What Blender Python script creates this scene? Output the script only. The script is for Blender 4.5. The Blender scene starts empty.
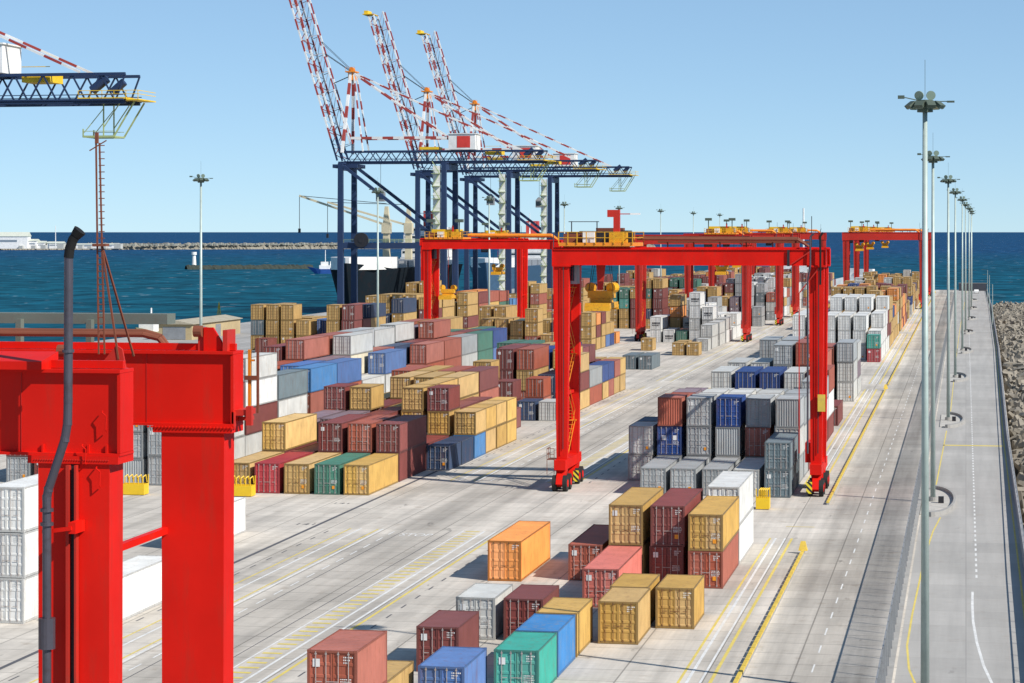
import bpy, math, random
from mathutils import Vector, Matrix
S = bpy.context.scene
COL = S.collection
R = math.radians
# ------------------------------------------------------------------ camera
YAW = math.atan(454/2418)
cd = bpy.data.cameras.new('camera'); cam = bpy.data.objects.new('camera', cd); COL.objects.link(cam)
cam.location = (0, 0, 25); cam.rotation_euler = (R(90), 0, YAW)
cd.sensor_width = 36; cd.lens = 85; cd.shift_y = -109.5/1024
cd.clip_start = 0.5; cd.clip_end = 400000
S.camera = cam
# ------------------------------------------------------------------ light
SUN = Vector((0.695, -0.347, 0.629)).normalized()
w = bpy.data.worlds.new('World'); S.world = w; w.use_nodes = True
nt = w.node_tree; bg = nt.nodes['Background']
sky = nt.nodes.new('ShaderNodeTexSky'); sky.sky_type = 'NISHITA'; sky.sun_disc = False
sky.sun_elevation = math.asin(SUN.z); sky.sun_rotation = math.atan2(SUN.x, SUN.y)
sky.altitude = 0; sky.air_density = 0.5; sky.dust_density = 0.0; sky.ozone_density = 6.0
sc_ = nt.nodes.new('ShaderNodeVectorMath'); sc_.operation = 'SCALE'; sc_.inputs['Scale'].default_value = .105
gm_ = nt.nodes.new('ShaderNodeGamma'); gm_.inputs[1].default_value = .55          # evens out the sky's own gradient
ti_ = nt.nodes.new('ShaderNodeVectorMath'); ti_.operation = 'MULTIPLY'; ti_.inputs[1].default_value = (.635/.105, .755/.105, .80/.105)
nt.links.new(sky.outputs[0], sc_.inputs[0]); nt.links.new(sc_.outputs[0], gm_.inputs[0]); nt.links.new(gm_.outputs[0], ti_.inputs[0])
nt.links.new(ti_.outputs[0], bg.inputs[0]); bg.inputs[1].default_value = 0.105
sd = bpy.data.lights.new('sun', 'SUN'); sun = bpy.data.objects.new('sun', sd); COL.objects.link(sun)
sd.energy = 4.6; sd.angle = R(0.5); sd.color = (1.0, 0.945, 0.87)
sun.rotation_euler = SUN.to_track_quat('Z', 'Y').to_euler()
S.view_settings.view_transform = 'Standard'; S.view_settings.look = 'None'
S.view_settings.exposure = 0.32; S.view_settings.gamma = 1.0
S.render.engine = 'CYCLES'
rnd = random.Random(7)

# ------------------------------------------------------------------ helpers
def lin(h):
    h = h.lstrip('#'); o = []
    for i in (0, 2, 4):
        c = int(h[i:i+2], 16)/255
        o.append(c/12.92 if c <= .04045 else ((c+.055)/1.055)**2.4)
    return (*o, 1)

def N(nt, t, **k):
    n = nt.nodes.new(t)
    for a, b in k.items():
        if a.startswith('i_'): n.inputs[int(a[2:])].default_value = b
        else: setattr(n, a, b)
    return n

MATS = {}
def mat(name, col, rough=.6, metal=0, dirt=0.0, dirtcol=(.12, .07, .04, 1), scale=1.0, var=0.0, streak=False, spec=.4, fade=0.0):
    """painted / plain surface with worn noise; var = per object shade variation"""
    if name in MATS: return MATS[name]
    m = bpy.data.materials.new(name); m.use_nodes = True; MATS[name] = m
    t = m.node_tree; b = t.nodes['Principled BSDF']
    col = lin(col) if isinstance(col, str) else col
    b.inputs['Roughness'].default_value = rough; b.inputs['Metallic'].default_value = metal
    b.inputs['Specular IOR Level'].default_value = spec
    out = None
    rgb = N(t, 'ShaderNodeRGB'); rgb.outputs[0].default_value = col; out = rgb.outputs[0]
    tc = N(t, 'ShaderNodeTexCoord')
    if var:
        oi = N(t, 'ShaderNodeObjectInfo')
        mr = N(t, 'ShaderNodeMapRange'); mr.inputs[3].default_value = 1-var; mr.inputs[4].default_value = 1+var*.6
        t.links.new(oi.outputs['Random'], mr.inputs[0])
        hs = N(t, 'ShaderNodeHueSaturation'); t.links.new(mr.outputs[0], hs.inputs['Value'])
        mr2 = N(t, 'ShaderNodeMapRange'); mr2.inputs[3].default_value = 1.0; mr2.inputs[4].default_value = 1-fade
        ml = N(t, 'ShaderNodeMath', operation='MULTIPLY'); ml.inputs[1].default_value = 7.31
        fr = N(t, 'ShaderNodeMath', operation='FRACT')
        t.links.new(oi.outputs['Random'], ml.inputs[0]); t.links.new(ml.outputs[0], fr.inputs[0]); t.links.new(fr.outputs[0], mr2.inputs[0])
        t.links.new(mr2.outputs[0], hs.inputs['Saturation'])
        t.links.new(out, hs.inputs['Color']); out = hs.outputs[0]
        vadd = N(t, 'ShaderNodeVectorMath', operation='ADD')
        cmb = N(t, 'ShaderNodeVectorMath', operation='SCALE'); cmb.inputs[0].default_value = (50, 31, 77)
        t.links.new(oi.outputs['Random'], cmb.inputs['Scale']); t.links.new(tc.outputs['Object'], vadd.inputs[0]); t.links.new(cmb.outputs[0], vadd.inputs[1])
        vec = vadd.outputs[0]
    else: vec = tc.outputs['Object']
    # soft large scale tone
    n0 = N(t, 'ShaderNodeTexNoise'); n0.inputs['Scale'].default_value = .6*scale; n0.inputs['Detail'].default_value = 4
    t.links.new(vec, n0.inputs['Vector'])
    mr = N(t, 'ShaderNodeMapRange'); mr.inputs[1].default_value = .3; mr.inputs[2].default_value = .7
    mr.inputs[3].default_value = .86; mr.inputs[4].default_value = 1.08
    t.links.new(n0.outputs[0], mr.inputs[0])
    mm = N(t, 'ShaderNodeMix', data_type='RGBA', blend_type='MULTIPLY'); mm.inputs[0].default_value = 1
    t.links.new(out, mm.inputs[6]); t.links.new(mr.outputs[0], mm.inputs[7]); out = mm.outputs[2]
    if dirt:
        mp = N(t, 'ShaderNodeMapping'); mp.inputs['Scale'].default_value = (3*scale, 3*scale, (.5 if streak else 3)*scale)
        t.links.new(vec, mp.inputs[0])
        n1 = N(t, 'ShaderNodeTexNoise'); n1.inputs['Scale'].default_value = 1; n1.inputs['Detail'].default_value = 8; n1.inputs['Roughness'].default_value = .68
        t.links.new(mp.outputs[0], n1.inputs['Vector'])
        cr = N(t, 'ShaderNodeMapRange'); cr.inputs[1].default_value = .52; cr.inputs[2].default_value = .72; cr.inputs[4].default_value = dirt
        t.links.new(n1.outputs[0], cr.inputs[0])
        mx = N(t, 'ShaderNodeMix', data_type='RGBA'); mx.inputs[7].default_value = dirtcol
        t.links.new(cr.outputs[0], mx.inputs[0]); t.links.new(out, mx.inputs[6]); out = mx.outputs[2]
    t.links.new(out, b.inputs['Base Color'])
    return m

c_ = math.cos(YAW); s_ = math.sin(YAW)
# bearing of a far landmark (as an angle across the lens) and its distance -> a place in the harbour
def FP(px_, d, z=-3.5):
    l = (px_-512)/2418*d; return (-s_*d+c_*l, c_*d+s_*l)

class MB:
    def __init__(s): s.v = []; s.f = []; s.m = []; s.mats = []; s.cur = 0; s.T = None
    def use(s, m):
        if m not in s.mats: s.mats.append(m)
        s.cur = s.mats.index(m); return s
    def add(s, vs, fs):
        o = len(s.v)
        if s.T is not None: vs = [tuple(s.T @ Vector(p)) for p in vs]
        s.v += [tuple(p) for p in vs]; s.f += [tuple(i+o for i in f) for f in fs]; s.m += [s.cur]*len(fs); return s
    def box(s, x0, x1, y0, y1, z0, z1):
        vs = [(x0,y0,z0),(x1,y0,z0),(x1,y1,z0),(x0,y1,z0),(x0,y0,z1),(x1,y0,z1),(x1,y1,z1),(x0,y1,z1)]
        return s.add(vs, [(0,3,2,1),(4,5,6,7),(0,1,5,4),(1,2,6,5),(2,3,7,6),(3,0,4,7)])
    def cbox(s, c, d): return s.box(c[0]-d[0]/2, c[0]+d[0]/2, c[1]-d[1]/2, c[1]+d[1]/2, c[2]-d[2]/2, c[2]+d[2]/2)
    def taper(s, c0, d0, c1, d1):
        "box section d0 at bottom centre c0 to d1 at top centre c1 (x,y sizes)"
        vs = []
        for c, d in ((c0, d0), (c1, d1)):
            for sx, sy in ((-1,-1),(1,-1),(1,1),(-1,1)): vs.append((c[0]+sx*d[0]/2, c[1]+sy*d[1]/2, c[2]))
        return s.add(vs, [(0,3,2,1),(4,5,6,7),(0,1,5,4),(1,2,6,5),(2,3,7,6),(3,0,4,7)])
    def ring(s, p, q, r0, r1, n, ph=0):
        p = Vector(p); q = Vector(q); d = (q-p).normalized()
        a = Vector((0,0,1)) if abs(d.z) < .9 else Vector((1,0,0))
        u = d.cross(a).normalized(); v = u.cross(d)
        vs = []
        for c, r in ((p, r0), (q, r1)):
            for i in range(n):
                t = 2*math.pi*i/n+ph; vs.append(c+u*math.cos(t)*r+v*math.sin(t)*r)
        fs = [(i, i+n, (i+1)%n+n, (i+1)%n) for i in range(n)]
        fs += [tuple(range(n)), tuple(range(2*n-1, n-1, -1))]
        return s.add(vs, fs)
    def tube(s, p, q, r, n=8, r1=None): return s.ring(p, q, r, r if r1 is None else r1, n)
    def bar(s, p, q, t): return s.ring(p, q, t*.7071, t*.7071, 4, math.pi/4)
    def path(s, pts, r, n=8):
        for a, b in zip(pts, pts[1:]): s.tube(a, b, r, n)
        return s
    def prism(s, pts, axis, a, b):
        "extrude 2D polygon; axis 'x','y','z'"
        n = len(pts)
        def P(u, v, k):
            return {'x': (k, u, v), 'y': (u, k, v), 'z': (u, v, k)}[axis]
        vs = [P(u, v, a) for u, v in pts]+[P(u, v, b) for u, v in pts]
        fs = [tuple(range(n)), tuple(range(2*n-1, n-1, -1))]+[(i, i+n, (i+1)%n+n, (i+1)%n) for i in range(n)]
        return s.add(vs, fs)
    def mesh(s, name, m=None, smooth=False, fixn=True):
        me = bpy.data.meshes.new(name); me.from_pydata(s.v, [], s.f)
        ms = s.mats or ([m] if m else [])
        for x in ms: me.materials.append(x)
        if s.mats: me.polygons.foreach_set('material_index', s.m)
        if fixn:
            import bmesh
            bm = bmesh.new(); bm.from_mesh(me); bmesh.ops.recalc_face_normals(bm, faces=bm.faces); bm.to_mesh(me); bm.free()
        if smooth: me.polygons.foreach_set('use_smooth', [True]*len(me.polygons))
        me.update(); return me
    def build(s, name, m=None, parent=None, smooth=False, fixn=True):
        o = bpy.data.objects.new(name, s.mesh(name, m, smooth, fixn)); COL.objects.link(o)
        if parent: o.parent = parent
        return o

def tag(o, label=None, cat=None, group=None, kind=None):
    if label: o['label'] = label
    if cat: o['category'] = cat
    if group: o['group'] = group
    if kind: o['kind'] = kind
    return o
def empty(name, loc, label, cat, group=None, rz=0):
    o = bpy.data.objects.new(name, None); COL.objects.link(o); o.location = loc; o.rotation_euler = (0, 0, rz)
    o.empty_display_size = .5
    return tag(o, label, cat, group)
def link(name, me, parent=None, loc=None):
    o = bpy.data.objects.new(name, me); COL.objects.link(o)
    if parent: o.parent = parent
    if loc: o.location = loc
    return o
KIDS = {}
def copy_tree(o, kids):
    c = o.copy(); COL.objects.link(c)
    for ch in kids.get(o, []):
        d = copy_tree(ch, kids); d.parent = c
    return c
def kidmap():
    k = {}
    for o in bpy.data.objects:
        if o.parent: k.setdefault(o.parent, []).append(o)
    return k

# ------------------------------------------------------------------ materials
M_red = mat('crane_red', (.66, .011, .005, 1), .5, 0, .42, (.34, .035, .02, 1), .9, streak=True, spec=.15)
M_red2 = mat('crane_red_aged', (.50, .026, .016, 1), .55, 0, .5, (.20, .05, .03, 1), .4, spec=.3)
M_orange = mat('crane_orange', (.80, .26, .02, 1), .5, 0, .4, (.25, .08, .03, 1), 1)
M_spr = mat('spreader_yellow', (.72, .36, .015, 1), .5, 0, .7, (.12, .06, .03, 1), 1.5)
M_yel = mat('safety_yellow', (.80, .52, .02, 1), .5, 0, .3, (.3, .18, .05, 1), 1)
M_blue = mat('quay_crane_blue', (.020, .040, .10, 1), .5, 0, .3, (.05, .06, .1, 1), .5)
M_white = mat('white_paint', (.78, .78, .76, 1), .5, 0, .3, (.45, .40, .32, 1), .6)
M_redw = mat('red_band', (.36, .055, .045, 1), .5, 0, .2)
M_dark = mat('dark_steel', (.03, .03, .035, 1), .5, .3, .3)
M_tyre = mat('tyre_rubber', (.02, .02, .02, 1), .8)
M_pole = mat('pale_green_galvanised', (.42, .50, .46, 1), .45, .15, .25, (.2, .24, .22, 1), 1)
M_lamp = mat('lamp_housing', (.10, .13, .10, 1), .5, .2)
M_lens = mat('lamp_glass', (.30, .38, .30, 1), .15, .1)
M_steel = mat('grey_steel', (.30, .31, .32, 1), .5, .3, .3, (.15, .1, .08, 1), 1)
M_pipe = mat('exhaust_steel', (.11, .10, .12, 1), .4, .5, .6, (.07, .05, .05, 1), 1.5)
M_black = mat('soot_black', (.006, .006, .006, 1), .8)
M_rod = mat('rod_galvanised', (.42, .38, .36, 1), .5, .2, .5, (.2, .1, .07, 1), 1)
M_rodd = mat('rod_rusty', (.20, .10, .04, 1), .6, .1, .4)
M_mark = mat('marking_white', (.72, .72, .70, 1), .6)
M_markd = mat('marking_dark', (.03, .03, .035, 1), .6)
M_stick = mat('sticker_amber', (.80, .30, .02, 1), .5)
M_seam = mat('door_seam', (.03, .025, .02, 1), .8)
M_rust = mat('rusty_steel', (.20, .06, .03, 1), .7, 0, .5, (.1, .04, .02, 1), 1)
M_grn = mat('ladder_pale_green', (.38, .45, .20, 1), .5, 0, .3)
M_glass = mat('cab_glass', (.02, .03, .04, 1), .1, 0, spec=.8)

# ground: slab concrete with joints, stains and tyre darkened lanes
def concrete(name, base, lanes, slab=(4.8, 3.6), joint=.55, amp=1.0):
    m = bpy.data.materials.new(name); m.use_nodes = True; t = m.node_tree; b = t.nodes['Principled BSDF']
    b.inputs['Roughness'].default_value = .85; b.inputs['Specular IOR Level'].default_value = .2
    g = N(t, 'ShaderNodeNewGeometry'); sep = N(t, 'ShaderNodeSeparateXYZ'); t.links.new(g.outputs['Position'], sep.inputs[0])
    br = N(t, 'ShaderNodeTexBrick'); br.inputs['Scale'].default_value = 1
    br.inputs['Brick Width'].default_value = slab[0]; br.inputs['Row Height'].default_value = slab[1]
    br.inputs['Mortar Size'].default_value = .05; br.inputs['Bias'].default_value = 0
    br.offset = 0; br.squash = 1
    c = Vector(base[:3])
    br.inputs['Color1'].default_value = (*(c*.93), 1); br.inputs['Color2'].default_value = (*(c*1.06), 1); br.inputs['Mortar'].default_value = (*(c*joint), 1)
    t.links.new(g.outputs['Position'], br.inputs['Vector']); out = br.outputs['Color']
    def noise(sx, sy, sc, det, lo, hi, a, bb, col=None, fac=None):
        nonlocal out
        mp = N(t, 'ShaderNodeMapping'); mp.inputs['Scale'].default_value = (sx, sy, 1); t.links.new(g.outputs['Position'], mp.inputs[0])
        n = N(t, 'ShaderNodeTexNoise'); n.inputs['Scale'].default_value = sc; n.inputs['Detail'].default_value = det; n.inputs['Roughness'].default_value = .62
        t.links.new(mp.outputs[0], n.inputs['Vector'])
        r = N(t, 'ShaderNodeMapRange'); r.inputs[1].default_value = lo; r.inputs[2].default_value = hi
        a, bb = (1+(a-1)*amp, 1+(bb-1)*amp) if col is None else (a, bb*amp)
        r.inputs[3].default_value = a; r.inputs[4].default_value = bb
        t.links.new(n.outputs[0], r.inputs[0])
        if col is None:
            x = N(t, 'ShaderNodeMix', data_type='RGBA', blend_type='MULTIPLY'); x.inputs[0].default_value = 1
            t.links.new(out, x.inputs[6]); t.links.new(r.outputs[0], x.inputs[7]); out = x.outputs[2]
        else:
            x = N(t, 'ShaderNodeMix', data_type='RGBA'); x.inputs[7].default_value = col
            t.links.new(r.outputs[0], x.inputs[0]); t.links.new(out, x.inputs[6]); out = x.outputs[2]
    noise(1, 1, .045, 6, .35, .65, .84, 1.08)
    noise(1, .035, .75, 6, .36, .66, 1.06, .76)       # long tyre streaks along the lanes
    noise(1, 1, .6, 8, .58, .76, 0, .45, (.22, .15, .09, 1))
    noise(1, .5, .11, 7, .52, .72, 0, .38, (.17, .165, .16, 1))
    noise(1, .25, .9, 3, .66, .74, 0, .55, (.12, .11, .10, 1))
    noise(.5, 1, 2.2, 6, .30, .70, .93, 1.05)
    for (x0, x1, amt) in lanes:      # worn wheel lanes
        wv = N(t, 'ShaderNodeMath', operation='SUBTRACT'); wv.inputs[1].default_value = (x0+x1)/2
        t.links.new(sep.outputs[0], wv.inputs[0])
        ab = N(t, 'ShaderNodeMath', operation='ABSOLUTE'); t.links.new(wv.outputs[0], ab.inputs[0])
        r = N(t, 'ShaderNodeMapRange'); r.inputs[1].default_value = (x1-x0)/2; r.inputs[2].default_value = (x1-x0)/2-.8; r.inputs[3].default_value = 1; r.inputs[4].default_value = amt
        t.links.new(ab.outputs[0], r.inputs[0])
        x = N(t, 'ShaderNodeMix', data_type='RGBA', blend_type='MULTIPLY'); x.inputs[0].default_value = 1
        t.links.new(out, x.inputs[6]); t.links.new(r.outputs[0], x.inputs[7]); out = x.outputs[2]
    t.links.new(out, b.inputs['Base Color'])
    return m
M_yard = concrete('yard_concrete', (.61, .560, .490, 1), [(-47.5, -41, .82), (-53, -50.5, .9), (-11.6, -5, .76), (-39.2, -37.6, .88), (-14.6, -13.2, .9)])
M_road = concrete('service_road_concrete', (.41, .395, .37, 1), [], (9.6, 6), .85, .5)
M_apron = concrete('quay_apron_concrete', (.40, .39, .37, 1), [], (8, 8), .7)
M_white_l = mat('line_white', (.68, .68, .66, 1), .8, 0, .85, (.45, .43, .40, 1), 1.2)
M_yel_l = mat('line_yellow', (.66, .52, .12, 1), .8, 0, .85, (.45, .40, .28, 1), 1.2)
M_ink = mat('line_dark', (.10, .10, .11, 1), .8)
M_kerb = mat('kerb_concrete', (.34, .33, .31, 1), .85, 0, .4, (.15, .13, .1, 1))
M_kerby = mat('kerb_yellow', (.66, .47, .07, 1), .7, 0, .5, (.3, .22, .12, 1), 1)

# ------------------------------------------------------------------ setting
def struct(name, mb, m=None, **k):
    return tag(mb.build(name, m, **k), kind='structure')
# sea
m = bpy.data.materials.new('sea_water'); m.use_nodes = True; t = m.node_tree; b = t.nodes['Principled BSDF']
g = N(t, 'ShaderNodeNewGeometry')
b.inputs['Roughness'].default_value = .35; b.inputs['IOR'].default_value = 1.33; b.inputs['Specular IOR Level'].default_value = .025
mp = N(t, 'ShaderNodeMapping'); mp.inputs['Scale'].default_value = (1, .55, 1); mp.inputs['Rotation'].default_value = (0, 0, .5); t.links.new(g.outputs['Position'], mp.inputs[0])
n1 = N(t, 'ShaderNodeTexNoise'); n1.inputs['Scale'].default_value = .07; n1.inputs['Detail'].default_value = 8; n1.inputs['Roughness'].default_value = .6; t.links.new(mp.outputs[0], n1.inputs['Vector'])
n2 = N(t, 'ShaderNodeTexNoise'); n2.inputs['Scale'].default_value = .0022; n2.inputs['Detail'].default_value = 7; t.links.new(mp.outputs[0], n2.inputs['Vector'])
ra = N(t, 'ShaderNodeMapRange'); ra.inputs[1].default_value = .3; ra.inputs[2].default_value = .7; ra.inputs[3].default_value = .35; ra.inputs[4].default_value = 1.75; t.links.new(n1.outputs[0], ra.inputs[0])  # bright ripple glints and dark troughs put into the water colour
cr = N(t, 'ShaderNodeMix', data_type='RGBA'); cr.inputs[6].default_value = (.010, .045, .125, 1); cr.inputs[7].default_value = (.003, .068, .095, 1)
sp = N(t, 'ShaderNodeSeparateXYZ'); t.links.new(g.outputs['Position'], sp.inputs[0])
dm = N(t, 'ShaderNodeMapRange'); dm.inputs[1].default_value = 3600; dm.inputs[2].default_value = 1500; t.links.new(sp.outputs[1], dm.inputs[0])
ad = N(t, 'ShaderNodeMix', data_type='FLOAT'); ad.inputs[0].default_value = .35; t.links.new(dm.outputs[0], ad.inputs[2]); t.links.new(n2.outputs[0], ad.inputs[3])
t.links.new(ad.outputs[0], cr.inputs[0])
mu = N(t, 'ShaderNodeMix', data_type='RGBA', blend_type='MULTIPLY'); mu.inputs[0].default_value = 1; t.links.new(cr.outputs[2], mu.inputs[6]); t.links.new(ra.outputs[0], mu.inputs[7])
mp3 = N(t, 'ShaderNodeMapping'); mp3.inputs['Scale'].default_value = (.45, .32, 1); t.links.new(g.outputs['Position'], mp3.inputs[0])
n3 = N(t, 'ShaderNodeTexNoise'); n3.inputs['Scale'].default_value = .22; n3.inputs['Detail'].default_value = 4; t.links.new(mp3.outputs[0], n3.inputs['Vector'])
rc = N(t, 'ShaderNodeMapRange'); rc.inputs[1].default_value = .67; rc.inputs[2].default_value = .74; rc.inputs[4].default_value = .5; t.links.new(n3.outputs[0], rc.inputs[0])
mw = N(t, 'ShaderNodeMix', data_type='RGBA'); mw.inputs[7].default_value = (.6, .68, .72, 1); t.links.new(rc.outputs[0], mw.inputs[0]); t.links.new(mu.outputs[2], mw.inputs[6])
t.links.new(mw.outputs[2], b.inputs['Base Color'])
di_ = N(t, 'ShaderNodeBsdfDiffuse'); gl_ = N(t, 'ShaderNodeBsdfGlossy'); ms_ = N(t, 'ShaderNodeMixShader'); ms_.inputs[0].default_value = .07; gl_.inputs['Roughness'].default_value = .3; gl_.inputs['Color'].default_value = (.55, .75, .9, 1)
t.links.new(mw.outputs[2], di_.inputs[0]); t.links.new(di_.outputs[0], ms_.inputs[1]); t.links.new(gl_.outputs[0], ms_.inputs[2]); t.links.new(ms_.outputs[0], t.nodes['Material Output'].inputs[0])
bp = N(t, 'ShaderNodeBump'); bp.inputs['Strength'].default_value = .6; bp.inputs['Distance'].default_value = 1.5; t.links.new(n1.outputs[0], bp.inputs['Height']); t.links.new(bp.outputs[0], gl_.inputs['Normal']); t.links.new(bp.outputs[0], di_.inputs['Normal'])
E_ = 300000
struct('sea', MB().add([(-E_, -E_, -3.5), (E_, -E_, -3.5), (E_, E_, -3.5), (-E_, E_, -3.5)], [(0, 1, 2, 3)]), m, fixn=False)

edge = [(-90, 3.6), (130, 4.3), (178, 4.6), (300, 5.2), (530, 7.1), (820, 8.6), (1060, 9.0)]   # (y, x) seaward road edge
def ex(y):
    for (a, xa), (b_, xb) in zip(edge, edge[1:]):
        if y <= b_: return xa+(xb-xa)*max(0, (y-a))/(b_-a)
    return edge[-1][1]
pts = [(-196, -90), (3.6, -90)]+[(x, y) for y, x in edge[1:]]+[(-196, 1060)]
struct('yard_ground', MB().prism(pts, 'z', -7, 0), M_yard)
struct('quay_apron', MB().add([(-196, -90, .004), (-137, -90, .004), (-137, 1060, .004), (-196, 1060, .004)], [(0, 1, 2, 3)]), M_apron, fixn=False)
mb = MB()
rp = [(-3.9, -90)]+[(x-.45, y) for y, x in edge]+[(-3.9, 1060)]
mb.add([(x, y, .004) for x, y in rp], [tuple(range(len(rp)))])
struct('service_road', mb, M_road, fixn=False)
# low kerb under the fence
tag(MB().box(-4.75, -4.05, -90, 1050, 0.002, .14).build('fence_kerb', M_kerb), kind='structure')

# painted markings: white, yellow and dark sheets 8 mm above the ground
mw_, my_, mi_ = MB(), MB(), MB()
def strip(mb, x, y0, y1, w_=.18, z=.008, x2=None):
    x2 = x if x2 is None else x2
    mb.add([(x-w_/2, y0, z), (x+w_/2, y0, z), (x2+w_/2, y1, z), (x2-w_/2, y1, z)], [(0, 1, 2, 3)])
def cross(mb, x0, x1, y, w_=.2, z=.008): mb.add([(x0, y-w_/2, z), (x1, y-w_/2, z), (x1, y+w_/2, z), (x0, y+w_/2, z)], [(0, 1, 2, 3)])
segs = [(60, 198), (238, 388), (402, 600), (615, 1000)]
for a, b_ in segs:
    # left wheel track of the right block
    strip(my_, -38.0, a, b_, .2); strip(mw_, -38.55, a, b_); strip(mw_, -39.5, a, b_); strip(mw_, -41.3, a, b_, .12)
    y = a
    while y < min(b_, 420):
        cross(my_, -41.05, -39.85, y, .45); y += 1.6
    # right wheel track of the middle block
    strip(my_, -48.6, a, b_, .14); strip(mw_, -48.2, a, b_); strip(mw_, -50.1, a, b_); strip(my_, -51.0, a, b_, .14)
    y = a
    while y < min(b_, 420):
        strip(mi_, -36.9, y, y+1.5, .12); strip(mi_, -52.4, y, y+1.5, .12); strip(mw_, -46.9, y, y+2.2, .12); y += 4.2
    # right wheel track of the right block
    strip(my_, -15.7, a, b_, .16); strip(mw_, -15.25, a, b_); strip(my_, -13.95, a, b_, .2); strip(mw_, -14.5, a, b_, .14)
    strip(mi_, -42.3, a, b_, .07); strip(mi_, -46.2, a, b_, .07)
strip(mi_, -54.35, 120, 247, .32)
y = 60
while y < 700:
    strip(mw_, -8.6, y, y+2.6, .10); y += 6.5
cross(my_, -15, -12.6, 206, .25)
for y in (205.5, 218): cross(mw_, -41, -46.5, y, .16) if y < 200 else None
# yard road centre line and edges of the service road
for y in range(178, 640, 3): strip(mw_, .75, y, y+1.5, .15, .0085, .75)
pl = [(171, .45), (165, .42), (158, .45), (150, .65), (142, 1.0), (134, 1.6), (126, 2.5), (110, 5.0)]
for (ya, xa), (yb, xb) in zip(pl, pl[1:]): strip(mw_, xb, yb, ya, .17, .0085, xa)
for (ya, xa), (yb, xb) in zip(edge, edge[1:]): strip(my_, xa-.75, ya, yb, .14, .0085, xb-.75)
cross(my_, -2.6, ex(288)-.8, 288, 1.3, .0085)
pl = [(1040, .3), (620, -1.6), (430, -2.0), (340, -2.1)]
for (ya, xa), (yb, xb) in zip(pl, pl[1:]): strip(my_, xb, yb, ya, .12, .0085, xa)
pl = [(309, -2.4), (280, -2.6), (242, -2.9)]
for (ya, xa), (yb, xb) in zip(pl, pl[1:]): strip(my_, xb, yb, ya, .13, .0085, xa)
pl = [(215, -2.2), (205, -2.7), (190, -3.1), (160, -3.45), (148, -3.5), (140, -3.2), (134, -2.6)]
for (ya, xa), (yb, xb) in zip(pl, pl[1:]): strip(my_, xb, yb, ya, .13, .0085, xa)
struct('white_road_lines', mw_, M_white_l, fixn=False); struct('yellow_road_lines', my_, M_yel_l, fixn=False); struct('dark_road_lines', mi_, M_ink, fixn=False)
def text(body, size, m, loc, rot=(0, 0, 0), ext=0.0, sx=1, sy=1, name='lettering', parent=None):
    c = bpy.data.curves.new(name, 'FONT'); c.body = body; c.size = size; c.extrude = ext; c.align_x = 'CENTER'; c.align_y = 'CENTER'
    o = bpy.data.objects.new('tmp', c); COL.objects.link(o)
    me = bpy.data.meshes.new_from_object(o); bpy.data.objects.remove(o)
    me.name = name; me.materials.clear(); me.materials.append(m)
    o = bpy.data.objects.new(name, me); COL.objects.link(o); o.location = loc; o.rotation_euler = rot; o.scale = (sx, sy, 1)
    if parent: o.parent = parent
    return o
tag(text('STOP', 1.5, M_white_l, (-44.6, 194.6, .009), sx=.75, sy=1.7), kind='structure')
tag(text('141', 1.5, M_ink, (-55.5, 200, .009), sx=.9, sy=1.1), kind='structure')
tag(text('141', 1.2, M_ink, (-56.5, 216, .009), sx=1, sy=1), kind='structure')
# yellow kerb beside the right block
def kerb(y0, y1, lab, x=-12.45):
    e = empty('lane_kerb', (x, y0, 0), lab, 'kerb', 'yellow kerbs along the right yard lane')
    MB().box(-.10, .12, 0, y1-y0, 0, .16).build('kerb_beam', M_kerb, e)
    mb = MB(); y = 0
    while y < y1-y0-.5:
        mb.box(-.12, .10, y, min(y+1.8, y1-y0), .163, .30); y += 2.0
    mb.build('kerb_blocks', M_kerby, e)
    mb = MB()
    mb.use(M_kerby).taper((0, y1-y0, .24), (.7, .7), (0, y1-y0, .95), (.35, .3))
    mb.build('end_marker', M_kerby, e)
kerb(90, 189, 'yellow kerb nearest the camera, ending before the cross road'); kerb(223, 386, 'yellow kerb starting beside the red gantry leg'); kerb(398, 1000, 'far yellow kerb running on past the white containers')

# rock armour mound under the blocks
M_armour = mat('armour_concrete', (.23, .205, .165, 1), .9, 0, .6, (.10, .09, .07, 1), .5, var=.35)
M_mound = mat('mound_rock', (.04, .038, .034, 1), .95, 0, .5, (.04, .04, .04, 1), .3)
ys = [i*20.0-80 for i in range(46)]
prof = [(.0, -3.0), (2.0, -1.6), (5, -.9), (12, -1.1), (20, -1.9), (30, -4.5), (40, -9)]
vs = []; fs = []
for i, y in enumerate(ys):
    k = min(1, max(0, (835-y)/30))
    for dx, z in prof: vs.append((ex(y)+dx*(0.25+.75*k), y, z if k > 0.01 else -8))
n_ = len(prof)
for i in range(len(ys)-1):
    for j in range(n_-1): fs.append((i*n_+j, i*n_+j+1, (i+1)*n_+j+1, (i+1)*n_+j))
struct('rock_mound', MB().add(vs, fs), M_mound, fixn=False)

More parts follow.
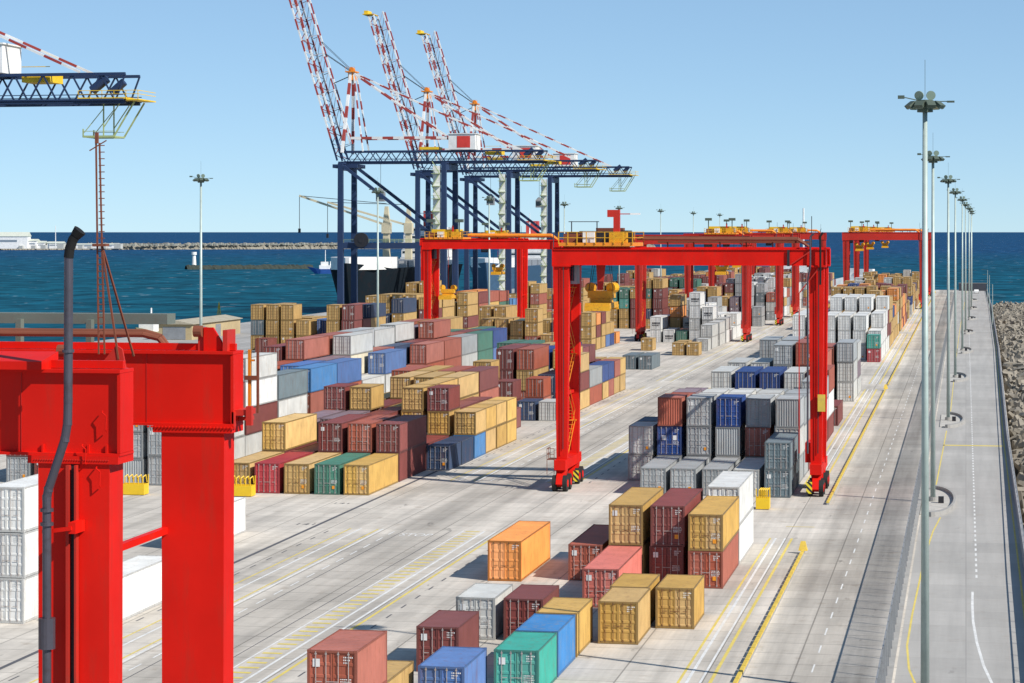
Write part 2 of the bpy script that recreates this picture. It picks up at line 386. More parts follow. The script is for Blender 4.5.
# parapet at the seaward edge
e = empty('parapet_wall', (0, 0, 0), 'low concrete parapet wall between the service road and the armour blocks', 'wall')
mb = MB()
yy = [60, 130, 178, 300, 530, 820, 1045]
for a, b_ in zip(yy, yy[1:]):
    xa, xb = ex(a), ex(b_)
    vs = []
    for x, y in ((xa, a), (xb, b_)):
        for dx, z in ((-.42, 0), (-.05, 0), (-.12, .95 if y < 260 else .6), (-.35, .95 if y < 260 else .6)): vs.append((x+dx, y, z))
    mb.add(vs, [(0, 4, 5, 1), (1, 5, 6, 2), (2, 6, 7, 3), (3, 7, 4, 0), (0, 1, 2, 3), (4, 7, 6, 5)])
mb.build('wall_body', mat('parapet', (.30, .30, .31, 1), .9, 0, .4, (.1, .1, .1, 1)), e)
mb = MB()
for a, b_ in zip(yy, yy[1:]): mb.bar((ex(a)-.23, a, 1.35 if a < 260 else 1.0), (ex(b_)-.23, b_, 1.35 if b_ < 260 else 1.0), .06)
mb.build('handrail', M_steel, e)
y = 120
for i in range(99):
    MB().bar((ex(y)-.23, y, .58), (ex(y)-.23, y, 1.4 if y < 178 else 1.05), .09).build('post', M_steel, e); y += 4.2 if y < 300 else 9.5

# ------------------------------------------------------------------ wire fence along the road
m = bpy.data.materials.new('fence_mesh'); m.use_nodes = True; t = m.node_tree
pb = t.nodes['Principled BSDF']; pb.inputs['Base Color'].default_value = (.30, .31, .31, 1); pb.inputs['Roughness'].default_value = .6
tr = N(t, 'ShaderNodeBsdfTransparent'); mx = N(t, 'ShaderNodeMixShader'); g = N(t, 'ShaderNodeNewGeometry')
sp = N(t, 'ShaderNodeSeparateXYZ'); t.links.new(g.outputs['Position'], sp.inputs[0])
def wires(sock, pitch, width):
    a = N(t, 'ShaderNodeMath', operation='DIVIDE'); a.inputs[1].default_value = pitch; t.links.new(sock, a.inputs[0])
    b_ = N(t, 'ShaderNodeMath', operation='FRACT'); t.links.new(a.outputs[0], b_.inputs[0])
    c = N(t, 'ShaderNodeMath', operation='LESS_THAN'); c.inputs[1].default_value = width/pitch; t.links.new(b_.outputs[0], c.inputs[0]); return c.outputs[0]
a1 = wires(sp.outputs[1], .0762, .015); a2 = wires(sp.outputs[2], .05, .011)
mxx = N(t, 'ShaderNodeMath', operation='MAXIMUM'); t.links.new(a1, mxx.inputs[0]); t.links.new(a2, mxx.inputs[1])
t.links.new(mxx.outputs[0], mx.inputs[0]); t.links.new(tr.outputs[0], mx.inputs[1]); t.links.new(pb.outputs[0], mx.inputs[2]); t.links.new(mx.outputs[0], t.nodes['Material Output'].inputs[0])
M_fence = m
e = empty('wire_fence', (-4.4, 60, 0), 'tall grey wire mesh fence between the yard lane and the service road', 'fence')
MB().add([(0, 0, .15), (0, 960, .15), (0, 960, 2.6), (0, 0, 2.6)], [(0, 1, 2, 3)]).build('mesh_panel', M_fence, e, fixn=False)
MB().bar((0, 0, 2.62), (0, 960, 2.62), .07).build('top_rail', M_steel, e)
rest = MB()
for i in range(320):
    y = 62+i*3.0
    if 66 <= y < 360: MB().bar((.03, y-0, .12), (.03, y, 2.75), .085).build('post', M_steel, e).location = (0, -0.0, 0)
    else: rest.bar((.03, y, .12), (.03, y, 2.75), .085)
o = rest.build('posts', M_steel, e); o['kind'] = 'stuff'
for o in e.children: pass

# ------------------------------------------------------------------ container builder
PAL = {  # code: (albedo, colour word, rod material, mark material)
 'y': ((.56, .34, .085, 1), 'mustard yellow', 'd'), 'Y': ((.66, .40, .085, 1), 'bright yellow', 'd'), 'o': ((.85, .28, .015, 1), 'orange', 'd'),
 'b': ((.22, .048, .040, 1), 'maroon brown', 'g'), 'r': ((.40, .095, .050, 1), 'rust red', 'g'), 'R': ((.45, .03, .04, 1), 'crimson red', 'g'),
 's': ((.62, .14, .10, 1), 'salmon red', 'g'), 'B': ((.07, .17, .42, 1), 'mid blue', 'g'), 'N': ((.035, .065, .13, 1), 'navy blue', 'g'),
 'P': ((.014, .060, .24, 1), 'deep blue', 'g'), 'C': ((.05, .22, .50, 1), 'light blue', 'g'), 't': ((.05, .38, .30, 1), 'teal green', 'g'), 'g': ((.06, .20, .14, 1), 'dark green', 'g'),
 'G': ((.36, .38, .385, 1), 'light grey', 'g'), 'D': ((.15, .20, .22, 1), 'slate grey', 'g'), 'w': ((.56, .56, .53, 1), 'off-white', 'g'),
 'W': ((.76, .76, .73, 1), 'white', 'g'), 'e': ((.74, .66, .48, 1), 'cream', 'd'), 'p': ((.24, .17, .20, 1), 'dull purple', 'g'),
}
CM = {}
def cmats(k):
    if k not in CM:
        c = PAL[k][0]
        dc = (.16, .06, .03, 1) if k not in 'WwGeC' else (.34, .26, .18, 1)
        if k == 'C': dc = (.22, .25, .29, 1)
        body = mat('container_paint_'+PAL[k][1].replace(' ', '_'), c, .55, 0, .85 if k == 'C' else .5, dc, 1.0, var=.16, streak=True, spec=.3, fade=.18)
        f = tuple(x*(.42 if k in 'yYotse' else .6)+(.02 if k not in 'WwG' else 0) for x in c[:3])+(1,)
        frame = mat('container_frame_'+PAL[k][1].replace(' ', '_'), f, .6, 0, .6, (.14, .06, .03, 1), 1.6, streak=True)
        CM[k] = (body, frame, M_rodd if PAL[k][2] == 'd' else M_rod)
    return CM[k]
def corr_side(mb, sx, L, h, step=.278):
    "vertical corrugations on a side wall; sx=+-1"
    pts = []; y = .16; xo = 1.205; xi = 1.165
    while y+step < L-.16:
        pts += [(xo, y), (xo, y+.09), (xi, y+.139), (xi, y+.23)]; y += step
    pts += [(xo, y), (xo, L-.10)]
    vs = []
    for x, yy_ in pts: vs += [(sx*x, yy_, .16), (sx*x, yy_, h-.10)]
    mb.add(vs, [(2*i, 2*i+2, 2*i+3, 2*i+1) if sx > 0 else (2*i, 2*i+1, 2*i+3, 2*i+2) for i in range(len(pts)-1)])
def roof(mb, L, h, ribs=True):
    pts = []; y = .12; z = h-.035
    while y+.42 < L-.12:
        pts += [(y, z), (y+.30, z), (y+.33, z-.022), (y+.39, z-.022)]; y += .42
    pts += [(y, z), (L-.1, z)]
    vs = []
    for yy_, zz in pts: vs += [(-1.16, yy_, zz), (1.16, yy_, zz)]
    mb.add(vs, [(2*i, 2*i+1, 2*i+3, 2*i+2) for i in range(len(pts)-1)])
def shell_mb(L, h):
    mb = MB(); corr_side(mb, 1, L, h); corr_side(mb, -1, L, h); roof(mb, L, h)
    mb.add([(-1.2, L-.05, .1), (1.2, L-.05, .1), (1.2, L-.05, h-.06), (-1.2, L-.05, h-.06)], [(0, 3, 2, 1)])
    mb.add([(-1.2, .05, .12), (1.2, .05, .12), (1.2, L-.05, .12), (-1.2, L-.05, .12)], [(0, 3, 2, 1)])
    return mb
def frame_mb(L, h, mb=None):
    mb = mb or MB(); W_ = 1.219
    for sx in (-1, 1):
        for y0, y1 in ((0, .13), (L-.13, L)):
            mb.box(min(sx*W_, sx*(W_-.12)), max(sx*W_, sx*(W_-.12)), y0, y1, .118, h-.118)
            for z0 in (.0, h-.118):
                mb.box(min(sx*(W_+.004), sx*(W_-.16)), max(sx*(W_+.004), sx*(W_-.16)), y0-.004 if y0 == 0 else y0-.04, (y1+.04) if y0 == 0 else L+.004, z0+.004, z0+.118)
        mb.box(min(sx*W_, sx*(W_-.05)), max(sx*W_, sx*(W_-.05)), .17, L-.17, h-.10, h-.006)
        mb.box(min(sx*W_, sx*(W_-.05)), max(sx*W_, sx*(W_-.05)), .17, L-.17, .02, .17)
    for y0, y1 in ((.005, .09), (L-.09, L-.005)):
        mb.box(-1.055, 1.055, y0, y1, h-.12, h-.010); mb.box(-1.055, 1.055, y0, y1, .02, .16)
    return mb
def door_mb(sx, h, deep=.026):
    mb = MB(); x0, x1 = (.015, 1.095) if sx > 0 else (-1.095, -.015)
    zt = h-.13; zb = .17; nb = 4; H_ = zt-zb; zs = []
    for i in range(nb):
        a = zb+H_*i/nb
        zs += [(a, .045), (a+.10, .045), (a+.13, .045+deep), (a+H_/nb-.06, .045+deep), (a+H_/nb-.03, .045)]
    zs.append((zt, .045)); vs = []
    for z, y in zs: vs += [(x0, y, z), (x1, y, z)]
    mb.add(vs, [(2*i, 2*i+1, 2*i+3, 2*i+2) for i in range(len(zs)-1)])
    mb.box(x0, x0+.05, .03, .11, zb, zt); mb.box(x1-.05, x1, .03, .11, zb, zt)
    return mb
def rod_mb(x, h, sx):
    mb = MB(); mb.tube((x, .012, .10), (x, .012, h-.06), .022, 6)
    mb.box(x-.05, x+.05, -.006, .03, .16, .24); mb.box(x-.05, x+.05, -.006, .03, h-.22, h-.14)
    mb.box(min(x, x-sx*.30), max(x, x-sx*.30), -.012, .012, 1.08, 1.12); return mb
RODX = [(1, .30), (1, .80), (-1, -.30), (-1, -.80)]
mcache = {}
def cached(key, fn):
    if key not in mcache: mcache[key] = fn()
    return mcache[key]
def marks_mb(h, v):
    "rows of small code lettering at the top right and sticker squares"
    mb = MB().use(M_mark); r = random.Random(v)
    for row in range(3):
        x = .55; z = h-.36-row*.13
        while x < 1.0-(row*.14):
            w_ = r.choice([.04, .05, .06]); mb.add([(x, .028, z), (x+w_, .028, z), (x+w_, .028, z+.07), (x, .028, z+.07)], [(0, 1, 2, 3)]); x += w_+.035
    for row in range(4):
        x = .40+.0*row; z = h*.5-.1-row*.11
        if v % 3 == 0: continue
        while x < .95:
            w_ = r.choice([.04, .06, .09]); mb.add([(x, .028, z), (x+w_, .028, z), (x+w_, .028, z+.05), (x, .028, z+.05)], [(0, 1, 2, 3)]); x += w_+.03
    if v in (1, 4): mb.add([(-.95, .028, h-.8), (-.6, .028, h-.8), (-.6, .028, h-.42), (-.95, .028, h-.42)], [(0, 1, 2, 3)])
    if v == 2: mb.use(M_stick).add([(.5, .026, .55), (.78, .026, .55), (.78, .026, .85), (.5, .026, .85)], [(0, 1, 2, 3)])
    if v == 6:
        mb = MB().use(M_markd)
        for z, h_ in ((h*.42, .42), (h*.28, .22)):
            x = -.85
            while x < .75: w_ = r.choice([.18, .26, .34]); mb.add([(x, .022, z), (x+w_, .022, z), (x+w_*.9, .022, z+h_), (x+.04, .022, z+h_)], [(0, 1, 2, 3)]); x += w_+.07
    if v == 5:
        for x in (-.72, .38): mb.add([(x, .026, h*.52), (x+.38, .026, h*.52), (x+.38, .026, h*.52+.48), (x, .026, h*.52+.48)], [(0, 1, 2, 3)])
    return mb
def far_mesh(k, L, h, v):
    def fn():
        body, frame, rod = cmats(k)
        mb = MB().use(body); W_ = 1.2
        mb.box(-W_, W_, .06, L-.02, .02, h-.03)
        for i in range(1, int(L/1.5)):     # coarse side ribs
            pass
        mb.use(frame)
        for sx in (-1, 1):
            mb.box(min(sx*1.22, sx*1.09), max(sx*1.22, sx*1.09), 0, .14, 0.01, h-.012)
            mb.box(min(sx*1.22, sx*1.09), max(sx*1.22, sx*1.09), L-.14, L, 0.01, h-.012)
            mb.box(min(sx*1.22, sx*1.17), max(sx*1.22, sx*1.17), .14, L-.14, h-.10, h-.014); mb.box(min(sx*1.22, sx*1.17), max(sx*1.22, sx*1.17), .14, L-.14, .012, .14)
        mb.box(-1.09, 1.09, .01, .12, h-.13, h-.014); mb.box(-1.09, 1.09, .01, .12, .012, .15)
        mb.use(M_seam).box(-.02, .02, .03, .1, .15, h-.13)
        mb.use(rod)
        for sx, x in RODX: mb.box(x-.022, x+.022, .01, .09, .1, h-.08)
        for z in (.55, 1.05, 1.6, 2.1): mb.use(frame).box(-1.08, 1.08, .048, .09, z, z+.04)
        q = marks_mb(h, v); o = len(mb.v); mb.v += q.v
        for f, mi in zip(q.f, q.m):
            mm_ = q.mats[mi]; mb.use(mm_); mb.f.append(tuple(i+o for i in f)); mb.m.append(mb.cur)
        return mb.mesh('shipping_container', fixn=False)
    return cached(('far', k, L, h, v), fn)
STD, HC = 2.591, 2.896; L20, L40 = 6.058, 12.192
def near_container(k, L, h, v, loc, label, group, rz=0):
    body, frame, rod = cmats(k)
    e = empty('shipping_container', loc, label, 'container', group, rz)
    link('body', cached(('sh', k, L, h), lambda: shell_mb(L, h).mesh('body', body, fixn=False)), e)
    link('frame', cached(('fr', k, L, h), lambda: frame_mb(L, h).mesh('frame', frame)), e)
    if v == 7:
        def endp():
            mb = MB(); pts = []; x = -1.09
            while x+.24 < 1.09: pts += [(x, .04), (x+.08, .04), (x+.12, .085), (x+.20, .085)]; x += .24
            pts.append((1.09, .04)); vs = []
            for a, b_ in pts: vs += [(a, b_, .16), (a, b_, h-.13)]
            mb.add(vs, [(2*i, 2*i+2, 2*i+3, 2*i+1) for i in range(len(pts)-1)]); return mb.mesh('end_panel', body, fixn=False)
        link('end_panel', cached(('ep', k, h), endp), e); return e
    for sx in (1, -1):
        d = link('door', cached(('dr', k, h, sx), lambda: door_mb(sx, h).mesh('door', body, fixn=False)), e)
        for s2, x in RODX:
            if s2 == sx: link('lock_rod', cached(('rod', k, h, x), lambda: rod_mb(x, h, sx).mesh('lock_rod', rod)), d)
    link('door_marking', cached(('mk', h, v), lambda: marks_mb(h, v).mesh('door_marking', fixn=False)), e)
    return e

# ------------------------------------------------------------------ yard blocks
PX = 2.95
BX = {'R': [-32.2+PX*i for i in range(6)],        # container centre x of each column, right block
      'L': [-69.1+PX*i for i in range(6)],
      'M': [-92.9+PX*i for i in range(6)],
      'Q': [-131.6+PX*i for i in range(7)]}
BN = {'R': 'right yard block', 'L': 'middle yard block', 'M': 'left yard block', 'Q': 'farthest left yard block by the quay'}
stacks = []   # (block, col, y, L, [(code,h)...])
def st(bl, col, y, L, s):
    its = []
    for tok in s.split(): its.append((tok[0], HC if tok.endswith("'") or tok[0] == 'W' else STD))
    stacks.append((bl, col, y, L, its))
def row(bl, y, L, cols):
    for c, s in cols.items():
        if s: st(bl, c, y, L, s)
S2, S4 = L20, L40
# right block, near to far
row('R', 110.9, S2, {1: 'b r'}); row('R', 117.2, S2, {1: 'y'}); row('R', 134.1, S2, {1: 'b'})
row('R', 145.3, S2, {1: 'w', 2: 'b', 4: 'y'}); row('R', 121.9, S2, {2: 'B'}); row('R', 127.4, S2, {3: 't'}); row('R', 133.8, S2, {3: 'C'}); row('R', 140.3, S2, {3: 'Y'})
row('R', 151.5, S2, {4: 'y', 5: 'y'}); row('R', 159.1, S4, {3: 's'})
row('R', 170.0, S4, {0: "o'"}); row('R', 171.3, S4, { 2: 'r', 3: "y y'", 4: "b b'"}); row('R', 169.2, S4, {5: 'r y'}); row('R', 182.0, S4, {5: 'W W'})
row('R', 228.2, S4, {1: 'G', 2: 'G', 3: 'G', 4: 'w', 5: 'D D'})
row('R', 241.4, S2, {0: "w w'", 1: "G P' r'", 2: "G G' G'", 3: "w G' P'", 4: "w r' G'", 5: "G w' G'"})
row('R', 247.9, S2, {0: "w N'", 1: "G r r'", 2: "G w w'", 3: "w G w'", 4: "w w w'", 5: "G w G'"})
row('R', 254.3, S2, {0: "D", 1: "G r p'", 2: "w w w'", 3: "G w w'", 4: "r w w'", 5: "b r G'"})
row('R', 260.8, S2, {1: "b b p", 2: "w w w", 3: "w w w", 4: "w w G", 5: "b G G"})
row('R', 280.0, S4, {4: "w G", 5: "b w G"})
row('R', 293.0, S4, {1: "w w w'", 2: "w w P'", 3: "w b P'", 4: "G w w'", 5: "b W r'"})
row('R', 314.0, S4, {1: "G G w'", 2: "G G w'", 3: "G G G G", 4: "w G r r'", 5: "b"})
row('R', 329.0, S4, {2: "G G G G", 3: "G G G G", 4: "b w r r'"})
row('R', 342.0, S4, {2: "G G G", 3: "G G G", 4: "b w r'"})
row('R', 359.4, S4, {5: "w' w' G'", 4: "w w r'"}); row('R', 372.0, S4, {5: "w p w'", 4: "G w"})
row('R', 469.0, S2, {5: "R t"}); row('R', 476.0, S4, {0: 'W W W', 1: 'W W W', 2: 'W W W', 3: 'W W W', 4: 'W W W', 5: 'W W'})
row('R', 489.0, S4, {0: 'W W W', 1: 'W W W', 2: 'W W W', 3: 'W W W', 4: 'W W W', 5: 'W W W'})
row('R', 502.0, S4, {0: 'W W W', 1: 'W W W', 2: 'W W W W', 3: 'W W W W', 4: 'W W W W', 5: 'W W W'})
row('R', 515.0, S4, {0: 'w b', 1: 'b w', 2: 'W W W W', 3: 'W W W W', 4: 'W W W W', 5: "W b b' W"})
# middle block
row('L', 145.8, S4, {3: 'W W W', 5: 'W'}); row('M', 227.8, S4, {0: 'G b', 1: 'b b G', 2: 'G G w', 3: 'w G G', 4: 'G G G'}); row('L', 182.0, S4, {3: 'W'})
row('L', 222.9, S4, {0: "y'", 1: "R'", 2: "y'", 3: "g'", 4: "Y'"})
row('L', 235.5, S4, {0: "b' Y'", 1: "b'", 2: "r' b'", 3: "b' r'", 4: "b' b'"})
row('L', 247.6, S2, {5: 'N'}); row('L', 253.9, S2, {5: 'N'})
row('L', 248.6, S4, {0: "b p", 1: "b p", 2: "b b", 3: "b", 4: "b"})
row('L', 261.0, S2, {0: "r b b", 1: "b r y", 2: "y b", 3: "y y y", 4: "N y b", 5: 'C y'})
row('L', 267.3, S2, {5: 'y y'}); row('L', 273.5, S2, {5: 'y y'}); row('L', 279.7, S2, {5: 'Y Y', 4: 'y b'})
row('L', 267.3, S4, {0: "r b", 1: "b b", 2: "b y", 3: "y y y", 4: "y b"})
row('L', 280.0, S4, {0: "b y", 1: "y y y", 2: "b y y", 3: "y y y"})
row('L', 293.0, S4, {0: "r b r", 1: "b y y", 2: "r r r", 3: "r r b", 4: "b"})
row('L', 315.0, S2, {2: "b y y", 3: "b b", 4: 'N', 5: 'w'})
row('L', 322.0, S2, {4: 'r r'})
row('L', 331.0, S4, {2: "b' b' b'", 3: "r' y' r'", 4: 'N N', 5: 'y b y', 1: "b b"})
row('L', 343.5, S4, {5: "r G", 4: "y y y'", 3: "b N P'"})
row('L', 349.0, S4, {1: "b b b'", 2: "y y b'"})
row('L', 356.0, S2, {5: 'y P', 4: "y y b"}); row('L', 362.2, S2, {5: 'r P', 4: 'r y b'}); row('L', 368.4, S2, {5: 'y r', 4: 'y b'}); row('L', 374.6, S2, {5: 'y Y', 4: 'y y'})
row('L', 362.0, S4, {0: "y y g'", 1: "b g g'", 2: "y b y", 3: "y y N"})
row('L', 436.0, S4, {3: 'D', 4: 'D'}); row('L', 505.6, S2, {1: 'y'}); row('L', 487.2, S2, {4: 'y', 5: 'y'}); row('L', 495, S2, {4: 'y'})
row('L', 505.0, S2, {5: 'w'}); row('L', 514.0, S4, {5: 'w w'})
row('L', 544.5, S4, {0: 'W W', 1: 'W', 2: 'g', 3: "W w W W", 4: 'w w W', 5: 'W w'})
row('L', 530.0, S4, {5: 'w w'})
row('L', 557.5, S4, {0: "y W", 1: "b y o y", 2: "w w", 3: "w W W", 4: "W W", 5: "W"})
row('L', 570, S4, {3: 'g G W', 4: 'W W', 5: 'W W'})
row('L', 640, S4, {0: "o y y y", 1: "P y y y", 2: "r b y", 3: "b p p", 4: "D G G G", 5: "G G"})
row('L', 686.0, S4, {0: "y y b b", 1: "r y y b", 2: "p G G G G", 3: "G G G W", 4: "G G D G", 5: "G w r"})
# left block (long sides of 40 ft boxes at the right edge)
LR = [(227.8, 'G G G'), (240.4, 'w w b'), (253.0, "w b W"), (265.6, "w w D"), (279.5, "D r C"), (292.1, "w r B"), (304.7, 'r w'),
      (317.3, "G w B"), (329.9, 'b r'), (342.5, "r r r"), (355.1, "b r r"), (367.7, "w w G"), (380.3, "g g g"), (392.9, "w B P"), (405.5, 'w b')]
for y, s in LR: st('M', 5, y, L40, ' '.join(c+"'" for c in s.split())+(' w' if y == 253.0 else ''))
row('M', 247.2, S4, {4: "w' w' W'"}); row('M', 272.4, S4, {4: "w w e", 3: "y y w"}); row('M', 285.0, S4, {4: "w' r' B'", 3: "y' y' r'", 2: "w' b' w"}); row('M', 297.6, S4, {4: "w' r' p'", 3: "w' w' r' r", 2: "w w r b"})
row('M', 310.2, S4, {4: "w' b' e' w", 3: "b' w' b' r", 2: "r r b"}); row('M', 322.8, S4, {4: "w' G' r'", 3: "w' w' w' G", 2: 'b b w w'}); row('M', 335.4, S4, {4: "w' G' N'", 3: "w' w' w w", 2: 'w y y y', 1: 'b b b'})
row('M', 348, S4, {4: "b' b' b'", 3: "w' w' r' w", 2: 'b r w w', 1: 'y y w w'}); row('M', 360.6, S4, {4: "w' r' r' r", 3: 'w w r p', 2: 'w w b r', 1: 'w w p'}); row('M', 373.2, S4, {4: "r' w' r'", 3: "b b r r", 2: 'w w w'})
row('M', 385.8, S4, {4: "g' g' b'", 3: "w' b' g'", 2: 'b b y y', 1: 'b b r r'}); row('M', 398.4, S4, {4: "w' r' g'", 3: "w w b", 2: 'b r y y', 1: 'y y y'}); row('M', 411, S4, {3: "w w", 2: 'w b', 1: 'w w', 0: 'w w'})
row('M', 452, S2, {1: "y' y y'", 2: "y' y y'", 3: "g y y'", 4: "r r y y", 5: "y y'"}); row('M', 459, S2, {1: "y' y y'", 2: "y' y y'", 3: "g y g'", 4: "b y", 5: "y y'"})
row('M', 466, S4, {0: 'y b y y', 1: 'b y b y', 2: 'y y r', 4: 'y b y', 5: 'y y b'})
row('M', 500, S2, {3: "b y b", 4: "y y P'", 5: "y y y'"}); row('M', 507, S2, {3: "b b y b", 4: "y g t y", 5: "y b o"}); row('M', 514, S2, {3: "y y", 4: "y r y", 5: "y y b"})
row('M', 520.5, S2, {2: 'y y y', 3: 'y y y', 4: 'b y b', 5: 'B y y'}); row('M', 527, S2, {3: 'y y', 4: 'y', 5: 'P y'}); row('M', 536, S2, {3: 'y y', 4: 'y', 5: 'o'})
row('M', 620, S4, {1: "y y t t", 2: "y y t g", 3: "b b b y", 4: "y N y g y", 5: "b b b b y"})
row('M', 640, S4, {0: 'y y y y', 1: 'y y y y', 2: 'y y b y', 3: 'b y y y', 4: 'b b y y', 5: 'b b y'})
# quay side block
row('Q', 440, S2, {0: "y y' D' y'", 1: "y y' y' y'", 2: "y y' y' y'", 3: "y y' y'", 5: "b b' y' y'", 6: "b b' b' b'"})
row('Q', 446.5, S2, {1: "y y' y' y'", 4: "y y P'", 6: "b b' b'"})
row('Q', 433, S2, {0: "w", 1: "w b"})
row('Q', 453, S4, {0: "y y' y'", 1: "y y' y'", 2: "y y' y'", 3: "y b B'", 4: "y y' y'", 5: "b y' b' r", 6: "b b' y' N"})
row('Q', 480, S4, {4: "y y p", 5: "y y N'", 6: "y y' y' N'"})
row('Q', 505, S4, {2: "b' b' p' y", 3: "b' y' y' y'", 4: "y' y' y' y'", 5: "b' y' y' y'", 6: "b y' b' y"})
row('Q', 518, S4, {3: "y y' y' w'", 4: "y y' y' y' y", 5: "b' y' y' y' y", 6: "b y' y' y'"})
row('Q', 545, S4, {4: "y r y", 5: "y' y' y'", 6: "y' b y y'"})
row('Q', 558, S4, {4: "y r y b", 5: "y' b y' o", 6: "b y r' b"}); row('Q', 571, S4, {5: "y' b y' o", 6: "r y Y' r"}); row('Q', 584, S4, {6: "r y g r"}); row('Q', 597, S4, {6: "y y C'"})
rr = random.Random(21)
pals = {'R': 'yyybbyyYwGoP', 'L': 'WwGGyybrGwWp', 'M': 'yyybbybrgwDo', 'Q': 'yyyybbwrN'}
def fill(bl, y0, y1, cols, hmin, hmax, gap=.12):
    y = y0
    while y < y1:
        base = rr.choice(pals[bl])
        top = rr.randint(hmin, hmax)
        if rr.random() > gap:
            for c in cols:
                n = max(0, min(hmax, top+rr.choice([-1, 0, 0, 0, 0])))
                if n: st(bl, c, y, L40, ' '.join((base if rr.random() < .55 else rr.choice(pals[bl]))+rr.choice(["", "'"]) for _ in range(n)))
        y += 12.7
pals['R'] = 'yyybbyyYyyoPyw'
fill('R', 528, 600, (4, 5), 3, 4, 0); fill('R', 528, 600, (0, 1, 2, 3), 2, 3, .2); fill('R', 615, 690, range(6), 3, 4, .1); fill('R', 705, 990, range(6), 2, 4, .15)
fill('L', 600, 630, range(3), 2, 3, .3); fill('L', 720, 1000, range(6), 3, 4, .12)
fill('M', 665, 1000, range(6), 3, 4, .12); fill('Q', 640, 1000, (4, 5, 6), 2, 4, .3)

# tidy: drop what nobody can see, then build
STK = {}
cont = []
def top_of(s): return sum(h for _, h in s[4])
for i, s in enumerate(stacks):
    bl, col, y, L, its = s
    H_ = 0
    fr = [q for q in stacks if q[0] == bl and q[1] == col and q is not s and -0.2 < y-(q[2]+q[3]) < 1.0]
    rt = [q for q in stacks if q[0] == bl and q[1] == col+1 and q[2] < y+L and q[2]+q[3] > y]
    fh = max([top_of(q) for q in fr], default=0)
    if rt and min(q[2] for q in rt) <= y+1.5 and max(q[2]+q[3] for q in rt) >= y+L-1.5: rh = min(top_of(q) for q in rt)
    else: rh = 0
    for t_, (k, h) in enumerate(its):
        top = t_ == len(its)-1
        if y > 240 and not top and H_+h <= fh+.1 and H_+h <= rh+.1: H_ += h+.012; continue
        cont.append((bl, col, y, L, k, h, H_, t_, len(its))); H_ += h+.012
c_ = math.cos(YAW); s_ = math.sin(YAW)
cont.sort(key=lambda q: -s_*BX[q[0]][q[1]]+c_*q[2])
print('containers', len(cont))
bays = {bl: sorted({q[2] for q in cont if q[0] == bl}) for bl in BX}
ORD = ['first', 'second', 'third', 'fourth', 'fifth', 'sixth', 'seventh', 'eighth', 'ninth', 'tenth', 'eleventh', 'twelfth', 'thirteenth', 'fourteenth', 'fifteenth', 'sixteenth', 'seventeenth', 'eighteenth', 'nineteenth', 'twentieth']
def ordn(i):
    if i < 20: return ORD[i]
    t_ = ['twenty', 'thirty', 'forty', 'fifty'][(i+1)//10-2]
    return (t_+'-'+ORD[(i+1) % 10-1]) if (i+1) % 10 else {'twenty': 'twentieth', 'thirty': 'thirtieth', 'forty': 'fortieth', 'fifty': 'fiftieth'}[t_]
LAB = {
 ('R', 0, 170.0, 0): 'bright orange long container standing alone on the open concrete, nearest the cross road',
 ('R', 3, 127.4, 0): 'teal green short container at the bottom edge in front of a blue one',
 ('R', 2, 121.9, 0): 'mid blue short container with a scuffed roof left of the teal one',
 ('R', 1, 110.9, 1): 'rust red short container, nearest of all, at the lower left of the loose group',
 ('R', 1, 117.2, 0): 'small yellow container half hidden behind the nearest rust red one',
 ('R', 1, 134.1, 0): 'maroon brown short container on the ground left of the white short one',
 ('R', 1, 145.3, 0): 'off-white short container with dark door frame between two maroon ones',
 ('R', 2, 145.3, 0): 'maroon brown short container directly right of the off-white short one',
 ('R', 3, 133.8, 0): 'weathered light blue container between the teal one and a yellow one',
 ('R', 3, 140.3, 0): 'yellow short container behind the weathered light blue one',
 ('R', 4, 145.3, 0): 'mustard short container on the ground, front left of three yellow ones',
 ('R', 4, 151.5, 0): 'mustard short container right behind the front left yellow one, mostly hidden',
 ('R', 5, 151.5, 0): 'mustard short container nearest the yellow kerb, on the ground',
 ('R', 3, 159.1, 0): 'salmon red long container on the ground before the two-high stacks',
 ('R', 2, 171.3, 0): 'dull red long container in shade left of the tall yellow stack',
 ('R', 3, 171.3, 1): 'mustard long container topping the left of three two-high stacks',
 ('R', 4, 171.3, 1): 'maroon long container topping the middle of three two-high stacks',
 ('R', 4, 171.3, 0): 'maroon long container with white door sticker under another maroon one',
 ('R', 5, 169.2, 1): 'mustard long container on top of a rust red one by the kerb',
 ('R', 5, 169.2, 0): 'rust red long container under the mustard one by the kerb',
 ('R', 5, 182.0, 1): 'upper white refrigerated container behind the mustard and rust red stack',
 ('R', 5, 182.0, 0): 'lower white refrigerated container behind the mustard and rust red stack',
 ('L', 4, 222.9, 0): 'bright yellow long container at the right end of the middle front row',
 ('L', 3, 222.9, 0): 'dark green long container on the ground between two yellow ones',
 ('L', 2, 222.9, 0): 'yellow long container between the crimson and the dark green one',
 ('L', 1, 222.9, 0): 'crimson red long container on the ground behind the yellow lifting gear',
 ('L', 0, 235.5, 1): 'bright yellow long container raised on a brown one, left of three maroon doors',
}
def label_of(q):
    bl, col, y, L, k, h, z, t_, n = q
    if (bl, col, y, t_) in LAB: return LAB[(bl, col, y, t_)]
    tier = 'single' if n == 1 else ['bottom', 'second-tier', 'third-tier', 'fourth-tier', 'fifth-tier'][t_] if t_ < n-1 or n > 5 else 'topmost'
    nc = len(BX[bl])-1
    bn = {'R': 'right yard block', 'L': 'middle yard block', 'M': 'left yard block', 'Q': 'quayside yard block'}[bl]
    return f"{tier} {PAL[k][1]} container, {ordn(nc-col)} row from the right, {ordn(bays[bl].index(y))} bay, {bn}"
